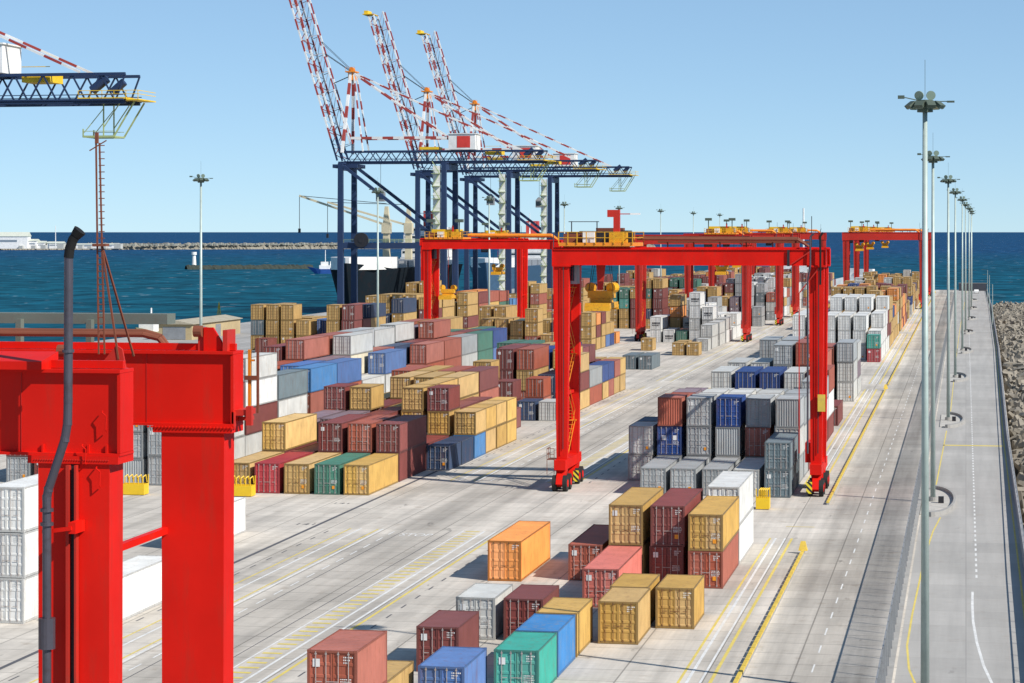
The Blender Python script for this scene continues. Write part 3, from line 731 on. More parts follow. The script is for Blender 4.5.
GRP = {'R': 'containers in the right yard block', 'L': 'containers in the middle yard block', 'M': 'containers in the left yard block', 'Q': 'containers in the quayside yard block'}
farmb = {}
jr = random.Random(5)
FM = MB()
for i, q in enumerate(cont):
    bl, col, y, L, k, h, z, t_, n = q
    x = BX[bl][col]+jr.uniform(-.06, .06)-(.3 if bl == 'R' and y < 150 else .52 if bl == 'R' and y < 200 and col else .3 if bl == 'R' and y < 200 else 0)+(.42 if bl == 'L' and 220 < y < 240 else 0); yy_ = y+jr.uniform(-.04, .04)
    v = jr.randint(0, 4)
    if (bl, col, t_) == ('R', 1, 1) and y == 241.4 or (bl, col, y, t_) == ('R', 4, 171.3, 0): v = 5 if y > 200 and t_ == 1 else 1
    if (bl, col, y, t_) in (('R', 1, 241.4, 2), ('R', 3, 241.4, 1), ('R', 4, 359.4, 2), ('R', 1, 247.9, 2)) or (i < 150 and jr.random() < .05 and y > 200): v = 7
    if bl == 'L' and y in (544.5, 557.5) and k in 'Ww' and t_ == n-1: v = 6
    if i < 150:
        near_container(k, L, h, v, (x, yy_, z), label_of(q), GRP[bl], jr.uniform(-.003, .003))
    elif i < 300:
        o = link('shipping_container', far_mesh(k, L, h, v % 7), None, (x, yy_, z)); tag(o, label_of(q), 'container', GRP[bl])
    else:
        me = far_mesh(k, L, h, v % 7); o = len(FM.v)
        FM.v += [(p.co.x+x, p.co.y+yy_, p.co.z+z) for p in me.vertices]
        for p in me.polygons:
            FM.use(me.materials[p.material_index]); FM.f.append(tuple(a+o for a in p.vertices)); FM.m.append(FM.cur)
tag(FM.build('far_container_stacks', fixn=False), 'distant mass of stacked yellow, brown, white and grey containers at the far end of the yard', 'containers', kind='stuff')

# yellow lifting gear left on the ground
def gear(x, y, lab, w_=2.3):
    e = empty('lifting_gear_crate', (x, y, 0), lab, 'gear crate', 'yellow gear crates standing in the yard')
    mb = MB(); mb.box(-w_/2, w_/2, 0, .06, .06, 1.05); mb.box(-w_/2, w_/2, 1.34, 1.4, .06, 1.05); mb.box(-w_/2, -w_/2+.06, .06, 1.34, .06, 1.05); mb.box(w_/2-.06, w_/2, .06, 1.34, .06, 1.05); mb.box(-w_/2+.06, w_/2-.06, .06, 1.34, .1, .2)
    mb.build('crate_body', M_yel, e)
    mb = MB()
    for i in range(5):
        xx = -w_/2+.25+i*(w_-.5)/4
        mb.path([(xx, .4, .9), (xx, .4, 1.7), (xx+.2, .7, 1.9), (xx+.2, 1.0, 1.2)], .05, 6)
    mb.build('stacked_hooks', M_yel, e)
    mb = MB(); mb.box(-w_/2, -w_/2+.08, -.03, .05, 1.05, 1.9); mb.box(w_/2-.08, w_/2, 1.35, 1.43, 1.05, 1.9); mb.build('lifting_post', M_yel, e)
gear(-67.4, 219.6, 'yellow crate of lifting gear in front of the crimson container'); gear(-77.8, 219.0, 'yellow crate of lifting gear between the near red crane legs'); gear(-18.0, 218.0, 'small yellow gear crate between the slate grey stack and the white refrigerated stack', 1.2)

# ------------------------------------------------------------------ armour blocks
def dolos():
    mb = MB()
    mb.taper((0, 0, -1.1), (.62, .62), (0, 0, 0), (.78, .78)); mb.taper((0, 0, 0), (.78, .78), (0, 0, 1.1), (.62, .62))
    for z, ax in ((-1.15, 'x'), (1.15, 'y')):
        for sg in (-1, 1):
            if ax == 'x': vs = [(0, -.38, z-.38), (0, .38, z-.38), (0, .38, z+.38), (0, -.38, z+.38)]; q = [(sg*1.35, a*.68, z+(c-z)*.68) for _, a, c in vs]
            else: vs = [(-.38, 0, z-.38), (.38, 0, z-.38), (.38, 0, z+.38), (-.38, 0, z+.38)]; q = [(a*.68, sg*1.35, z+(c-z)*.68) for a, _, c in vs]
            mb.add(vs+q, [(0, 1, 2, 3), (4, 7, 6, 5)]+[(i, i+4, (i+1) % 4+4, (i+1) % 4) for i in range(4)])
    return mb
dm_ = dolos().mesh('armour_block', M_armour)
pr = random.Random(3); spots = []
y = 100.0
while y < 838:
    for k in range(16):
        dx = 1.7+k*1.5+pr.uniform(-.6, .6)
        z = (-.9 if dx < 3 else -.15)-max(0, dx-16)*.16+pr.uniform(-.5, .55)
        spots.append((ex(y)+dx, y+pr.uniform(-1, 1), z))
    y += 1.8
# only what lies inside a little more than the frame
def px(x, y): d = -s_*x+c_*y; return 512+2418*(c_*x+s_*y)/d
vis = [p for p in spots if px(p[0], p[1]) < 1085]
vis.sort(key=lambda p: p[1])
RB = MB()
for i, p in enumerate(vis):
    rot = (pr.uniform(0, 6.3), pr.uniform(0, 6.3), pr.uniform(0, 6.3)); sc = pr.uniform(.68, .92)
    if i < 300:
        o = link('armour_block', dm_, None, p); o.rotation_euler = rot; o.scale = (sc,)*3
        tag(o, 'grey concrete armour block in the jumbled heap beyond the road parapet', 'armour block', 'concrete armour blocks along the sea edge')
    else:
        from mathutils import Euler
        RB.T = Matrix.Translation(p) @ Euler(rot).to_matrix().to_4x4() @ Matrix.Scale(sc, 4)
        RB.add([v.co[:] for v in dm_.vertices], [tuple(f.vertices) for f in dm_.polygons])
RB.T = None
tag(RB.build('distant_armour_blocks', M_armour, fixn=False), 'distant heap of grey concrete armour blocks by the sea', 'armour blocks', kind='stuff')

# ------------------------------------------------------------------ light masts
def mast(x, y, H_, label, group, base=True, rr_=(.24, .13), rot=0):
    e = empty('light_mast', (x, y, 0), label, 'light mast', group, rot)
    mb = MB(); mb.tube((0, 0, .5), (0, 0, H_-.9), rr_[0], 14, rr_[1]); mb.build('pole', M_pole, e, smooth=True)
    mb = MB(); mb.tube((0, 0, 0), (0, 0, .5), .42, 12); mb.build('base_plinth', M_kerb, e)
    mb = MB(); mb.tube((0, 0, H_-1.0), (0, 0, H_-.35), .42, 12); mb.tube((0, 0, H_-.5), (0, 0, H_-.42), .7, 14)
    for i in range(9):
        a = 2*math.pi*i/9; mb.bar((.3*math.cos(a), .3*math.sin(a), H_-.55), (.85*math.cos(a), .85*math.sin(a), H_-.5), .05)
    mb.tube((0, 0, H_-.3), (0, 0, H_+1.8), .012, 5)
    mb.build('head_frame', M_lamp, e)
    for i in range(9):
        a = 2*math.pi*i/9+.2; cx, cy = .85*math.cos(a), .85*math.sin(a)
        f = MB(); f.T = Matrix.Translation((cx, cy, H_-.62)) @ Matrix.Rotation(a, 4, 'Z') @ Matrix.Rotation(R(38), 4, 'Y')
        f.cbox((0, 0, 0), (.42, .46, .20)); f.use(M_lamp)
        fo = f.build('floodlight', M_lamp, e)
        g_ = MB(); g_.T = f.T; g_.cbox((.02, 0, -.115), (.36, .40, .025)); g_.build('lens', M_lens, fo)
    mb = MB()
    for sg in (-1, 1):
        mb.tube((sg*.32, -.1, H_-.12), (sg*.30, -.02, H_-.10), .25, 14); 
    mb.build('top_floodlight', M_lens, e)
    mb = MB(); mb.bar((0, 0, H_-.45), (1.25, .2, H_-.42), .05); mb.cbox((1.35, .2, H_-.44), (.4, .18, .1)); mb.bar((0, 0, H_-.45), (-1.15, -.3, H_-.2), .05); mb.cbox((-1.25, -.3, H_-.2), (.35, .2, .18)); mb.build('side_arms', M_lamp, e)
    if base:
        # half round kerbed island
        mb = MB(); n = 22; ro, ri = 2.1, 1.88; pts = []
        a0, a1 = -math.pi*.55, math.pi*.55
        for i in range(n+1):
            a = a0+(a1-a0)*i/n; pts.append((math.cos(a), math.sin(a)*5.6))
        for (u0, v0), (u1, v1) in zip(pts, pts[1:]):
            vs = [(ri*u0, ri*v0, 0), (ro*u0, ro*v0, 0), (ro*u1, ro*v1, 0), (ri*u1, ri*v1, 0)]
            vs += [(a, b_, .42) for a, b_, _ in vs]
            mb.add(vs, [(4, 5, 6, 7), (1, 2, 6, 5), (3, 0, 4, 7), (0, 1, 5, 4), (2, 3, 7, 6)])
        mb.build('island_kerb', M_kerb, e)
        mb = MB(); mb.prism([(ri*u, ri*v) for u, v in pts]+[(-1.0, pts[-1][1]*ri), (-1.0, pts[0][1]*ri)], 'z', .012, .10); mb.build('island_fill', mat('island_gravel', (.48, .46, .42, 1), .9, 0, .6, (.2, .18, .16, 1), 1), e)
        mb = MB(); mb.box(.5, 1.0, -1.6, -1.1, .1, .7); mb.build('junction_box', M_dark, e)
    return e
PR = [(-2.15, 131), (-3.0, 227), (-2.3, 325), (-1.8, 421), (-.75, 517), (-.1, 613), (.9, 709), (1.7, 805), (2.1, 900)]
NM = ['nearest and thickest pale green light mast standing beside the service road', 'second pale green light mast along the service road, just right of the nearest',
      'third light mast along the service road on its kerbed island', 'fourth light mast along the service road', 'fifth light mast along the service road', 'sixth light mast along the service road',
      'seventh light mast along the service road', 'eighth light mast along the service road', 'farthest light mast along the service road']
for i, ((x, y), l) in enumerate(zip(PR, NM)): mast(x, y, 32.4, l, 'light masts along the service road', rot=(.3*i if i else 0)) if False else mast(x, y, 32.4, l, 'light masts along the service road', base=i > 0)
YR = [301, 397, 494, 590, 686, 782, 878, 974]
for i, y in enumerate(YR):
    mast(-97.6, y, 32.4, f'thin light mast among the left containers, {ORD[i]} from the left in the photo', 'light masts between the left container blocks', base=False)
for i, (x, y, H_) in enumerate([(7.6, 660, 11), (8.1, 800, 11), (8.4, 905, 11)]):
    e = empty('street_lamp', (x, y, 0), f'small street lamp on the sea wall at the far end of the road, {ORD[i]} nearest', 'street lamp', 'small street lamps on the sea wall')
    MB().tube((-.6, 0, 0), (-.6, 0, H_), .12, 8, .07).build('pole', M_pole, e)
    mb = MB(); mb.bar((-.6, 0, H_), (-2.0, 0, H_+.2), .07); mb.cbox((-2.3, 0, H_+.2), (.9, .3, .14)); mb.build('lamp_head', M_lamp, e)

# ------------------------------------------------------------------ rubber tyred gantry cranes
M_hz = bpy.data.materials.new('hazard_stripes'); M_hz.use_nodes = True; t = M_hz.node_tree; b = t.nodes['Principled BSDF']
tc = N(t, 'ShaderNodeTexCoord'); wv = N(t, 'ShaderNodeTexWave'); wv.wave_type = 'BANDS'; wv.bands_direction = 'DIAGONAL'; wv.inputs['Scale'].default_value = 1.1
t.links.new(tc.outputs['Object'], wv.inputs[0]); cr = N(t, 'ShaderNodeMath', operation='GREATER_THAN'); cr.inputs[1].default_value = .5; t.links.new(wv.outputs[0], cr.inputs[0])
mx = N(t, 'ShaderNodeMix', data_type='RGBA'); mx.inputs[6].default_value = (.02, .02, .02, 1); mx.inputs[7].default_value = (.75, .6, .03, 1); t.links.new(cr.outputs[0], mx.inputs[0]); t.links.new(mx.outputs[2], b.inputs['Base Color'])

def rtg(x, y, top, label, trolley_x=-8.5, red=M_red, wb=6.9, span=24.5, detail=1, hoist=9.0, bh=1.55, legw=1.45, cab=True, legd=.95):
    e = empty('gantry_crane', (x, y, 0), label, 'gantry crane', 'red rubber tyred gantry cranes over the container blocks')
    hs = span/2; zb = top-bh; gy = 1.1 if detail < 2 else .62
    for j, yy_ in enumerate((0, wb)):
        mb = MB(); x0, x1 = -hs-legw/2-.15, hs+legw/2+.15
        mb.box(x0, x1, yy_-gy/2+.06, yy_+gy/2-.06, zb+.05, top-.05)
        mb.box(x0-.05, x1+.05, yy_-gy/2-.06, yy_+gy/2+.06, top-.05, top+.01)
        mb.box(x0-.05, x1+.05, yy_-gy/2-.06, yy_+gy/2+.06, zb, zb+.05)
        for sx in (-1, 1):           # end plates
            mb.box(sx*(hs+legw/2+.17)-.03, sx*(hs+legw/2+.17)+.03, yy_-gy/2-.04, yy_+gy/2+.04, zb+.055, top-.055)
        mb.bar((x0, yy_, top+.09), (x1, yy_, top+.09), .14)       # trolley rail
        g_ = mb.build('girder', red, e)
        # bolted splices
        mb = MB()
        for sx in (-1, 1): MB().box(sx*hs-legw/2-.18, sx*hs+legw/2+.18, yy_-gy/2-.10, yy_+gy/2+.10, zb-.14, zb-.002).build('leg_flange', red, g_)
        for sx in (-1, 1):
            mb = MB()
            mb.taper((sx*(hs-.02), yy_, 2.9), (legw*(.72 if detail < 2 else .95), legd*.9), (sx*hs, yy_, zb-.142), (legw, legd))
            # vertical stiffener strip on the front face
            if detail < 2: mb.bar((sx*(hs-.02)-legw*.1, yy_-.47, 3.4), (sx*hs-legw*.1, yy_-.52, zb-.3), .07)
            lg = mb.build('leg', red, e)
            if j == 0 and detail < 2:
                mb = MB(); mb.path([(sx*hs+.2, yy_-.62, zb-.2), (sx*hs+.2, yy_-.58, 12), (sx*hs+.15, yy_-.55, 4)], .05, 6); mb.build('cable_conduit', M_dark, lg)
    for sx in (-1, 1):
        mb = MB(); mb.box(sx*hs-.55, sx*hs+.55, -1.5, wb+1.5, 2.05, 3.0); mb.build('sill_beam', red, e)
        mb = MB(); q_ = sx*hs-(.62 if detail > 1 else 0); mb.bar((q_, .3, 18.75), (q_, wb-.3, 18.75), .28 if detail < 2 else .14); mb.bar((sx*hs, .4, 9.2), (sx*hs, wb-.4, 9.2), .3); mb.build('tie_beam', red, e)
        if detail < 2: MB().box(sx*hs-.35, sx*hs+.35, gy/2+.02, wb-gy/2-.02, top-.95, top-.25).build('end_tie', red, e)
        for yy_ in (-.2, wb+.2):
            bg_ = MB(); bg_.taper((sx*hs, yy_, .85), (.5, 2.6), (sx*hs, yy_, 2.048), (1.0, 1.3)); bo = bg_.build('bogie', red, e)
            gd = MB()
            for dy in (-1.0, 1.0): gd.prism([(yy_+dy-.9, .75), (yy_+dy-.55, 1.5), (yy_+dy, 1.78), (yy_+dy+.55, 1.5), (yy_+dy+.9, .75), (yy_+dy+.8, .7), (yy_+dy, 1.62), (yy_+dy-.8, .7)], 'x', sx*hs-.3, sx*hs+.3)
            gd.build('wheel_guard', red, bo)
            for dy in (-1.0, 1.0):
                wl = MB(); wl.tube((sx*hs-.72, yy_+dy, .78), (sx*hs-.31, yy_+dy, .78), .775, 20); wl.tube((sx*hs+.31, yy_+dy, .78), (sx*hs+.72, yy_+dy, .78), .775, 20); wo = wl.build('wheel', M_tyre, bo)
                MB().tube((sx*hs-.76, yy_+dy, .78), (sx*hs+.76, yy_+dy, .78), .36, 12).build('rim', red, wo)
        hy0 = -2.14 if sx > 0 else wb-2.2
        MB().box(sx*hs+(-.85 if sx > 0 else .3), sx*hs+(-.3 if sx > 0 else .85), hy0, hy0+.06, .35, 1.45).build('hazard_plate', M_hz, e)
    mb = MB(); mb.box(-hs-1.3, -hs-.56, -1.2, .6, 3.0, 3.06)
    for (a_, b_) in ((-1.3, -1.2), (-.6, -1.2), (-1.3, .6), (-1.3, -.3)): mb.bar((-hs+a_, b_, 1.6 if b_ == -1.2 else 3.0), (-hs+a_, b_, 4.1), .05)
    for z_ in (3.55, 4.1): mb.bar((-hs-1.3, -1.2, z_), (-hs-1.3, .6, z_), .05); mb.bar((-hs-1.3, -1.2, z_), (-hs-.6, -1.2, z_), .05)
    mb.build('access_platform', M_rust, e)
    # power house on the right sill, stairs on the left leg
    mb = MB(); mb.box(hs-1.35, hs-.5, 1.4, wb-1.3, 2.92, 5.0) if detail > 1 else mb.box(hs-1.2, hs-.46, 1.6, wb-1.6, 2.92, 4.8); mb.build('power_house', red, e)
    mb = MB().use(M_orange); z = 3.0; k = 0
    while z < zb-3.6:
        a, b_ = (1.0, wb-1.2) if k % 2 == 0 else (wb-1.2, 1.0)
        for dx in (-.30, .33): mb.bar((-hs+dx, a, z), (-hs+dx, b_, z+3.3), .06); mb.bar((-hs+dx, a, z+1.05), (-hs+dx, b_, z+4.35), .035)
        for q in range(9): yq = a+(b_-a)*q/9; mb.box(-hs-.28, -hs+.31, yq-.1, yq+.1, z+3.3*q/9-.02, z+3.3*q/9+.02)
        mb.box(-hs-.3, -hs+.4, min(b_, b_+math.copysign(.9, b_-a)), max(b_, b_+math.copysign(.9, b_-a)), z+3.28, z+3.34)
        z += 3.3; k += 1
    mb.build('stairway', M_orange, e)
    mb = MB()
    if detail < 2:
      for dy in (-.25, .25): mb.bar((hs+.75, 1.2+dy, 3), (hs+.8, 1.2+dy, top), .06)
      zz = 3.2
      while zz < top: mb.bar((hs+.77, .95, zz), (hs+.77, 1.45, zz), .04); zz += 1.0
      mb.build('ladder', red, e)
    # cable chain tray on the rear girder
    ty = .52 if detail > 1 else .55
    xr = hs-.95 if detail > 1 else hs-1.2
    mb = MB(); mb.box(trolley_x+5, xr, wb+.8, wb+1.35, top+ty, top+ty+.22)
    q = trolley_x+6
    while q < hs-2.2: mb.box(q-.06, q+.06, wb+.6, wb+.79, top+.012, top+ty+.1); q += 1.6 if detail > 1 else 2.6
    mb.build('cable_tray', mat('tray_olive', (.16, .18, .15, 1), .6, .1, .3) if detail > 1 else M_rust, e)
    r_ = .06 if detail > 1 else .13 if y < 300 else .26; k_ = .35 if detail > 1 else 1
    for dz in (0, .28):
        MB().path([(trolley_x+3, wb+.1+dz*.6, top+(.33 if k_ < 1 else .95)+dz*k_*.5), (xr-(.3 if k_ < 1 else 1.1), wb+.1+dz*.6, top+(.33 if k_ < 1 else .9)+dz*k_*.5), (xr-(-.05 if k_ < 1 else .4), wb+.1+dz*.6, top+(.25 if k_ < 1 else .5)+dz*.1), (xr+.2, wb+.1+dz*.6, top+.08)], r_, 8).build('cable_hose', M_rust if y < 300 else M_orange, e)
    if detail < 2: MB().tube((hs-.9, wb, top), (hs-.9, wb, top+3.2), .04, 6).build('antenna', M_dark, e)
    if detail < 2:
        mb = MB(); mb.path([(hs-.8, -.75, 4), (hs-.8, -.78, top-3), (hs-.55, -.78, top-1.6), (hs-.55, -.7, top+1.2), (hs-.2, -.7, top+1.5)], .09, 8); mb.build('exhaust_pipe', M_pipe, e)
    # trolley
    tx = trolley_x
    tr = MB(); tr.box(tx-3.6, tx+3.6, -.6, wb+.6, top+.28, top+.62); tr.box(tx-3.2, tx+3.2, .1, .5, top+.18, top+.28); to = tr.build('trolley', M_orange, e)
    mb = MB(); mb.tube((tx-2.2, wb*.5, top+1.2), (tx+1.4, wb*.5, top+1.2), .55, 16); mb.box(tx+1.5, tx+2.8, wb*.3, wb*.7, top+.63, top+1.8); mb.build('hoist_drum', M_dark, to)
    mb = MB(); mb.box(tx-1.3, tx-.2, -.3, .7, top+.63, top+1.7); mb.build('motor_box', M_white, to)
    MB().box(tx-3.3, tx-1.6, .4, 1.8, top+.63, top+1.5).build('machinery_box', M_rust, to); MB().box(tx+1.2, tx+2.9, .2, 1.4, top+.63, top+1.6).build('machinery_box', M_spr, to)
    mb = MB()
    for z in (top+1.1, top+1.65):
        for a, b_ in (((tx-3.6, -.65), (tx+3.6, -.65)), ((tx+3.6, -.65), (tx+3.6, wb+.6)), ((tx-3.6, wb+.6), (tx+3.6, wb+.6)), ((tx-3.6, -.65), (tx-3.6, wb+.6))):
            mb.bar((*a, z), (*b_, z), .06)
    for q in range(9): mb.bar((tx-3.6+q*.9, -.65, top+.5), (tx-3.6+q*.9, -.65, top+1.65), .09); mb.bar((tx-3.6+q*.9, wb+.6, top+.5), (tx-3.6+q*.9, wb+.6, top+1.65), .07)
    mb.build('railing', M_spr, to)
    mb = MB(); mb.box(tx+1.5, tx+2.1, 1, 1.6, top+1.2, top+3.8) if detail == 1 and y < 300 else mb.box(tx+1.2, tx+1.5, 1, 1.3, top+1.0, top+2.8)
    if detail == 1 and y < 300: mb.box(tx+.9, tx+1.5, 1, 1.8, top+3.1, top+3.8); mb.bar((tx+2.1, 1.3, top+3.4), (tx+4.0, 1.3, top+3.4), .09)
    mb.build('jib_mast', M_red2, to)
    if y < 300 and detail == 1:
        mb = MB().use(M_white); mb.cbox((tx+3.6, 1.3, top+3.4), (1.0, .16, .16)); mb.build('jib_tip', M_white, to)
        mb = MB(); mb.bar((tx-2.6, 1, top+.6), (tx-2.6, 1, top+2.7), .09); mb.bar((tx-.1, 1, top+.6), (tx-.1, 1, top+2.7), .09); mb.bar((tx-2.9, 1, top+2.65), (tx+.1, 1, top+2.65), .07); mb.build('service_frame', M_dark, to)
    else:
        for dx in (-2.8, 2.6):
            mb = MB(); mb.bar((tx+dx, 1, top+.6), (tx+dx, 1, top+3.4), .2); mb.cbox((tx+dx, 1, top+3.7), (1.5, 1, .6)); mb.build('floodlight_mast', M_lamp, to)
        mb = MB(); mb.box(tx-2.8, tx+2.4, 1.5, wb-1.5, top+.63, top+2.1); mb.build('machinery_cover', M_yel, to)
    # ropes and spreader
    zs = top-hoist
    hb = MB(); hb.box(tx-1.25, tx+1.25, wb*.5-1.0, wb*.5+1.0, zs+1.2, zs+1.9)
    for sx in (-1, 1): hb.tube((tx+sx*.95, wb*.5-.4, zs+2.2), (tx+sx*1.25, wb*.5+.4, zs+2.2), .5, 14)
    ho = hb.build('head_block', M_spr, to)
    for sx in (-1, 1):
        for sy in (-1, 1): MB().tube((tx+sx*1.2, wb*.5+sy*.5, zs+1.9), (tx+sx*(.5 if y < 300 and detail == 1 else 1.0), wb*.5+sy*.9, top+.4), .03, 5).build('rope', M_dark, ho)
    mb = MB(); mb.box(tx-1.2, tx+1.2, wb*.5-3.0, wb*.5+3.0, zs+.2, zs+.75); mb.box(tx-1.25, tx+1.25, wb*.5-3.06, wb*.5-2.7, zs, zs+.5); mb.box(tx-1.25, tx+1.25, wb*.5+2.7, wb*.5+3.06, zs, zs+.5)
    mb.box(tx-1.0, tx+1.0, wb*.5-.9, wb*.5+.9, zs+.76, zs+1.19); mb.build('spreader', M_spr, to)
    mb = MB(); mb.taper((tx, wb*.5-1.0, zs+2.0), (.5, .2), (tx+.1, wb*.5-.9, top+.3), (1.2, .3)) if detail == 1 and y < 300 else mb.bar((tx, wb*.5, zs+2), (tx, wb*.5, top), .05)
    mb.build('cable_basket', M_red2, ho)
    if cab:
        c0 = tx-2.9
        mb = MB(); mb.box(c0-.9, c0+.8, .8, 2.9, top-3.4, top-1.0); co = mb.build('operator_cab', M_dark if y > 300 else M_steel, to)
        MB().box(c0-.7, c0+.6, .76, .798, top-3.1, top-1.5).build('window', M_glass, co)
        MB().box(c0-.5, c0+.5, 1.1, 2.6, top-1.0, top+.28).build('cab_hanger', M_red2, co)
    return e
X1, X2, X3, X4 = -26.2, -61.6, -86.4, -121.4
main = rtg(X1, 231.2, 23.35, 'large bright red gantry crane in mid yard straddling the grey container stacks', hoist=6.0, trolley_x=-8.9)
rtg(X2, 551, 24.2, 'red gantry crane with legs on both sides of the row of white containers', 6.5, M_red2, bh=2.0, legw=1.8)
rtg(X2, 650, 24.4, 'red gantry crane standing next behind the one over the white container row', 1.0, M_red2, bh=2.0, legw=1.8)
rtg(X2, 712, 24.4, 'red gantry crane over the far grey container stacks, third in the middle lane', 7.5, M_red2, bh=2.2, legw=1.9)
rtg(X2, 850, 24.6, 'farthest red gantry crane of the middle lane, fourth one back', 3.5, M_red2, bh=2.2, legw=1.9)
rtg(X3, 440, 23.4, 'red gantry crane over the left block, seen left of the large central crane', -9, M_red, hoist=11)
rtg(X4, 592, 23.3, 'red gantry crane over the quayside block below the blue quay cranes', 6, M_red)
rtg(X1, 795, 24.8, 'red gantry crane far right, its girder ending behind the light masts', -8, M_red2, hoist=6, bh=2.4, legw=2.1)
rtg(X1, 870, 24.8, 'middle one of the three red gantry cranes at the far right', -7.5, M_red2, hoist=6, bh=2.4, legw=2.0)
rtg(X1, 955, 24.8, 'farthest red gantry crane at the right end of the yard', -5, M_red2, hoist=6, bh=2.4, legw=2.0)
hx_ = 12.25
mb = MB(); mb.box(hx_+.15, hx_+.85, -.85, -.62, 8.0, 9.6); mb.build('control_cabinet', M_kerby, main)
mb = MB(); mb.box(hx_-2.75, hx_-2.5, -.66, -.62, 21.75, 23.3); mb.build('cable_slot', M_dark, main)
mb = MB(); mb.bar((hx_-2.4, -.75, 21.9), (hx_-.5, -.75, 23.2), .10); mb.bar((hx_-1.6, -.75, 19.2), (hx_+.2, -.75, 21.5), .10); mb.bar((hx_-1.6, -.75, 4), (hx_-1.6, -.75, 19.2), .10); mb.build('pipe_run', M_red2, main)
mb = MB(); mb.path([(hx_+.4, -.85, 20), (hx_+.4, -.85, 24.6), (hx_+.65, -.85, 24.95)], .1, 8); mb.build('exhaust_pipe', M_black, main)
for k_, (a_, b_) in enumerate(((-12.0, -5.6), (-9.5, -6.8))):
    MB().box(a_, b_, 1.2+k_*2.4, 2.4+k_*2.4, 24.0, 25.0+.4*k_).build('winch_housing', M_rust if k_ else M_dark, main)

# near crane at the left edge of the picture
near = rtg(-28.12, 41.9, 22.5, 'very near bright red gantry crane filling the left edge of the picture', -6, M_red, wb=6.85, detail=2, legw=1.36, legd=.72, hoist=8)
hs = 12.25; top = 22.5; zb = top-1.55
mb = MB()     # gusset and cap on the girder ends
mb.prism([(12.42, top+.012), (12.85, top+.012), (12.80, top+.22), (12.62, top+.50), (12.42, top+.50)], 'y', 6.7, 6.78)
mb.build('end_gusset', M_red, near)
MB().box(12.86, 12.96, 6.62, 7.2, top+.012, top+.45).build('end_stop', M_red2, near)
MB().box(12.28, 12.42, 6.75, 6.95, top+.012, top+.50).build('roller_post', M_red2, near)
MB().tube((12.22, 6.68, top+.42), (12.40, 6.68, top+.42), .12, 12).build('guide_roller', M_rust, near)
MB().tube((10.45, 3.5, top+.15), (10.65, 3.5, top+.15), .12, 12).build('guide_roller', M_rust, near)
mb = MB(); mb.box(hs+.80, hs+1.12, 6.6, 7.3, zb+.22, zb+.34); mb.box(hs+1.13, hs+1.25, 6.57, 6.7, zb+.02, zb+.42); mb.box(hs+.84, hs+.9, 6.5, 6.6, zb-.05, zb+.3); mb.bar((hs+.8, 6.9, zb+.12), (hs+1.2, 6.9, zb+.16), .08)
mb.build('rope_anchor', M_red2, near)
mb = MB(); mb.box(hs+.86, hs+.92, 7.6, 7.68, zb+.35, top+.0); mb.box(hs+.92, hs+1.0, 7.6, 7.66, zb+1.3, zb+1.34); mb.build('yellow_handhold', M_orange, near)
mb = MB(); mb.bar((hs+1.08, 7.6, zb+.2), (hs+1.08, 7.6, top+.25), .05); mb.bar((hs+.8, 7.6, zb+.95), (hs+1.08, 7.6, zb+.95), .09); mb.build('cable_post', M_rust, near)
M_weld = mat('weld_seam_red', (.45, .010, .006, 1), .6)
mb = MB()
for x_ in (hs-3.1, hs-1.05): mb.box(x_, x_+.012, -.262, -.252, zb+.06, top-.06); mb.box(x_, x_+.012, 6.59, 6.597, zb+.06, top-.06)
mb.build('weld_seam', M_weld, near)
for (x_, y_, z_) in ((hs+.52, -.39, zb-.55), (hs+.25, -.39, zb-.15), (hs+.60, -.30, zb+.45)):
    MB().path([(x_, y_, z_), (x_+.01, y_-.07, z_+.02), (x_+.02, y_-.08, z_+.28), (x_-.06, y_-.07, z_+.34), (x_-.07, y_, z_+.36)], .012, 6).build('lifting_loop', M_red, near)
for k_, x_ in enumerate((hs-.62, hs-.2, hs+.25, hs+.6)):
    mb = MB(); mb.box(x_-.02, x_+.02, -.30, -.255, zb+.051, zb+.20); mb.build('stiffener', M_red, near)
mb = MB()
for q in range(30): mb.tube((hs-.72+q*.048, -.405, zb-.07), (hs-.72+q*.048, -.43, zb-.07), .011, 6)
mb.build('flange_bolts', M_red2, near)
# splice bolts under the far girder
mb = MB()
for q in range(26): mb.tube((hs-.95+q*.075, 6.44, zb-.02), (hs-.95+q*.075, 6.40, zb-.02), .02, 6)
mb.build('splice_bolts', M_red, near)
# recessed slot strip and bracket of the near leg
mb = MB()
mb.box(hs-.10, hs-.04, -.50, -.37, 3, zb-.16); mb.box(hs+.06, hs+.10, -.50, -.37, 3, zb-.16); mb.build('leg_channel', M_red2, near)
MB().box(hs-.04, hs+.06, -.385, -.362, 3, zb-.16).build('cable_slot', M_dark, near)
mb = MB(); mb.bar((hs-.40, -.85, 19.62), (hs+.15, -.85, 19.70), .07); mb.box(hs+.08, hs+.22, -.85, -.37, 19.6, 19.8); mb.build('pipe_bracket', M_red, near)
# gutter ledge above the near girder, running left
mb = MB(); mb.prism([(-.57, top+.01), (-.57, top+.16), (.3, top+.30), (.3, top+.01)], 'x', -hs, hs-.55); mb.build('girder_ledge', M_red, near)
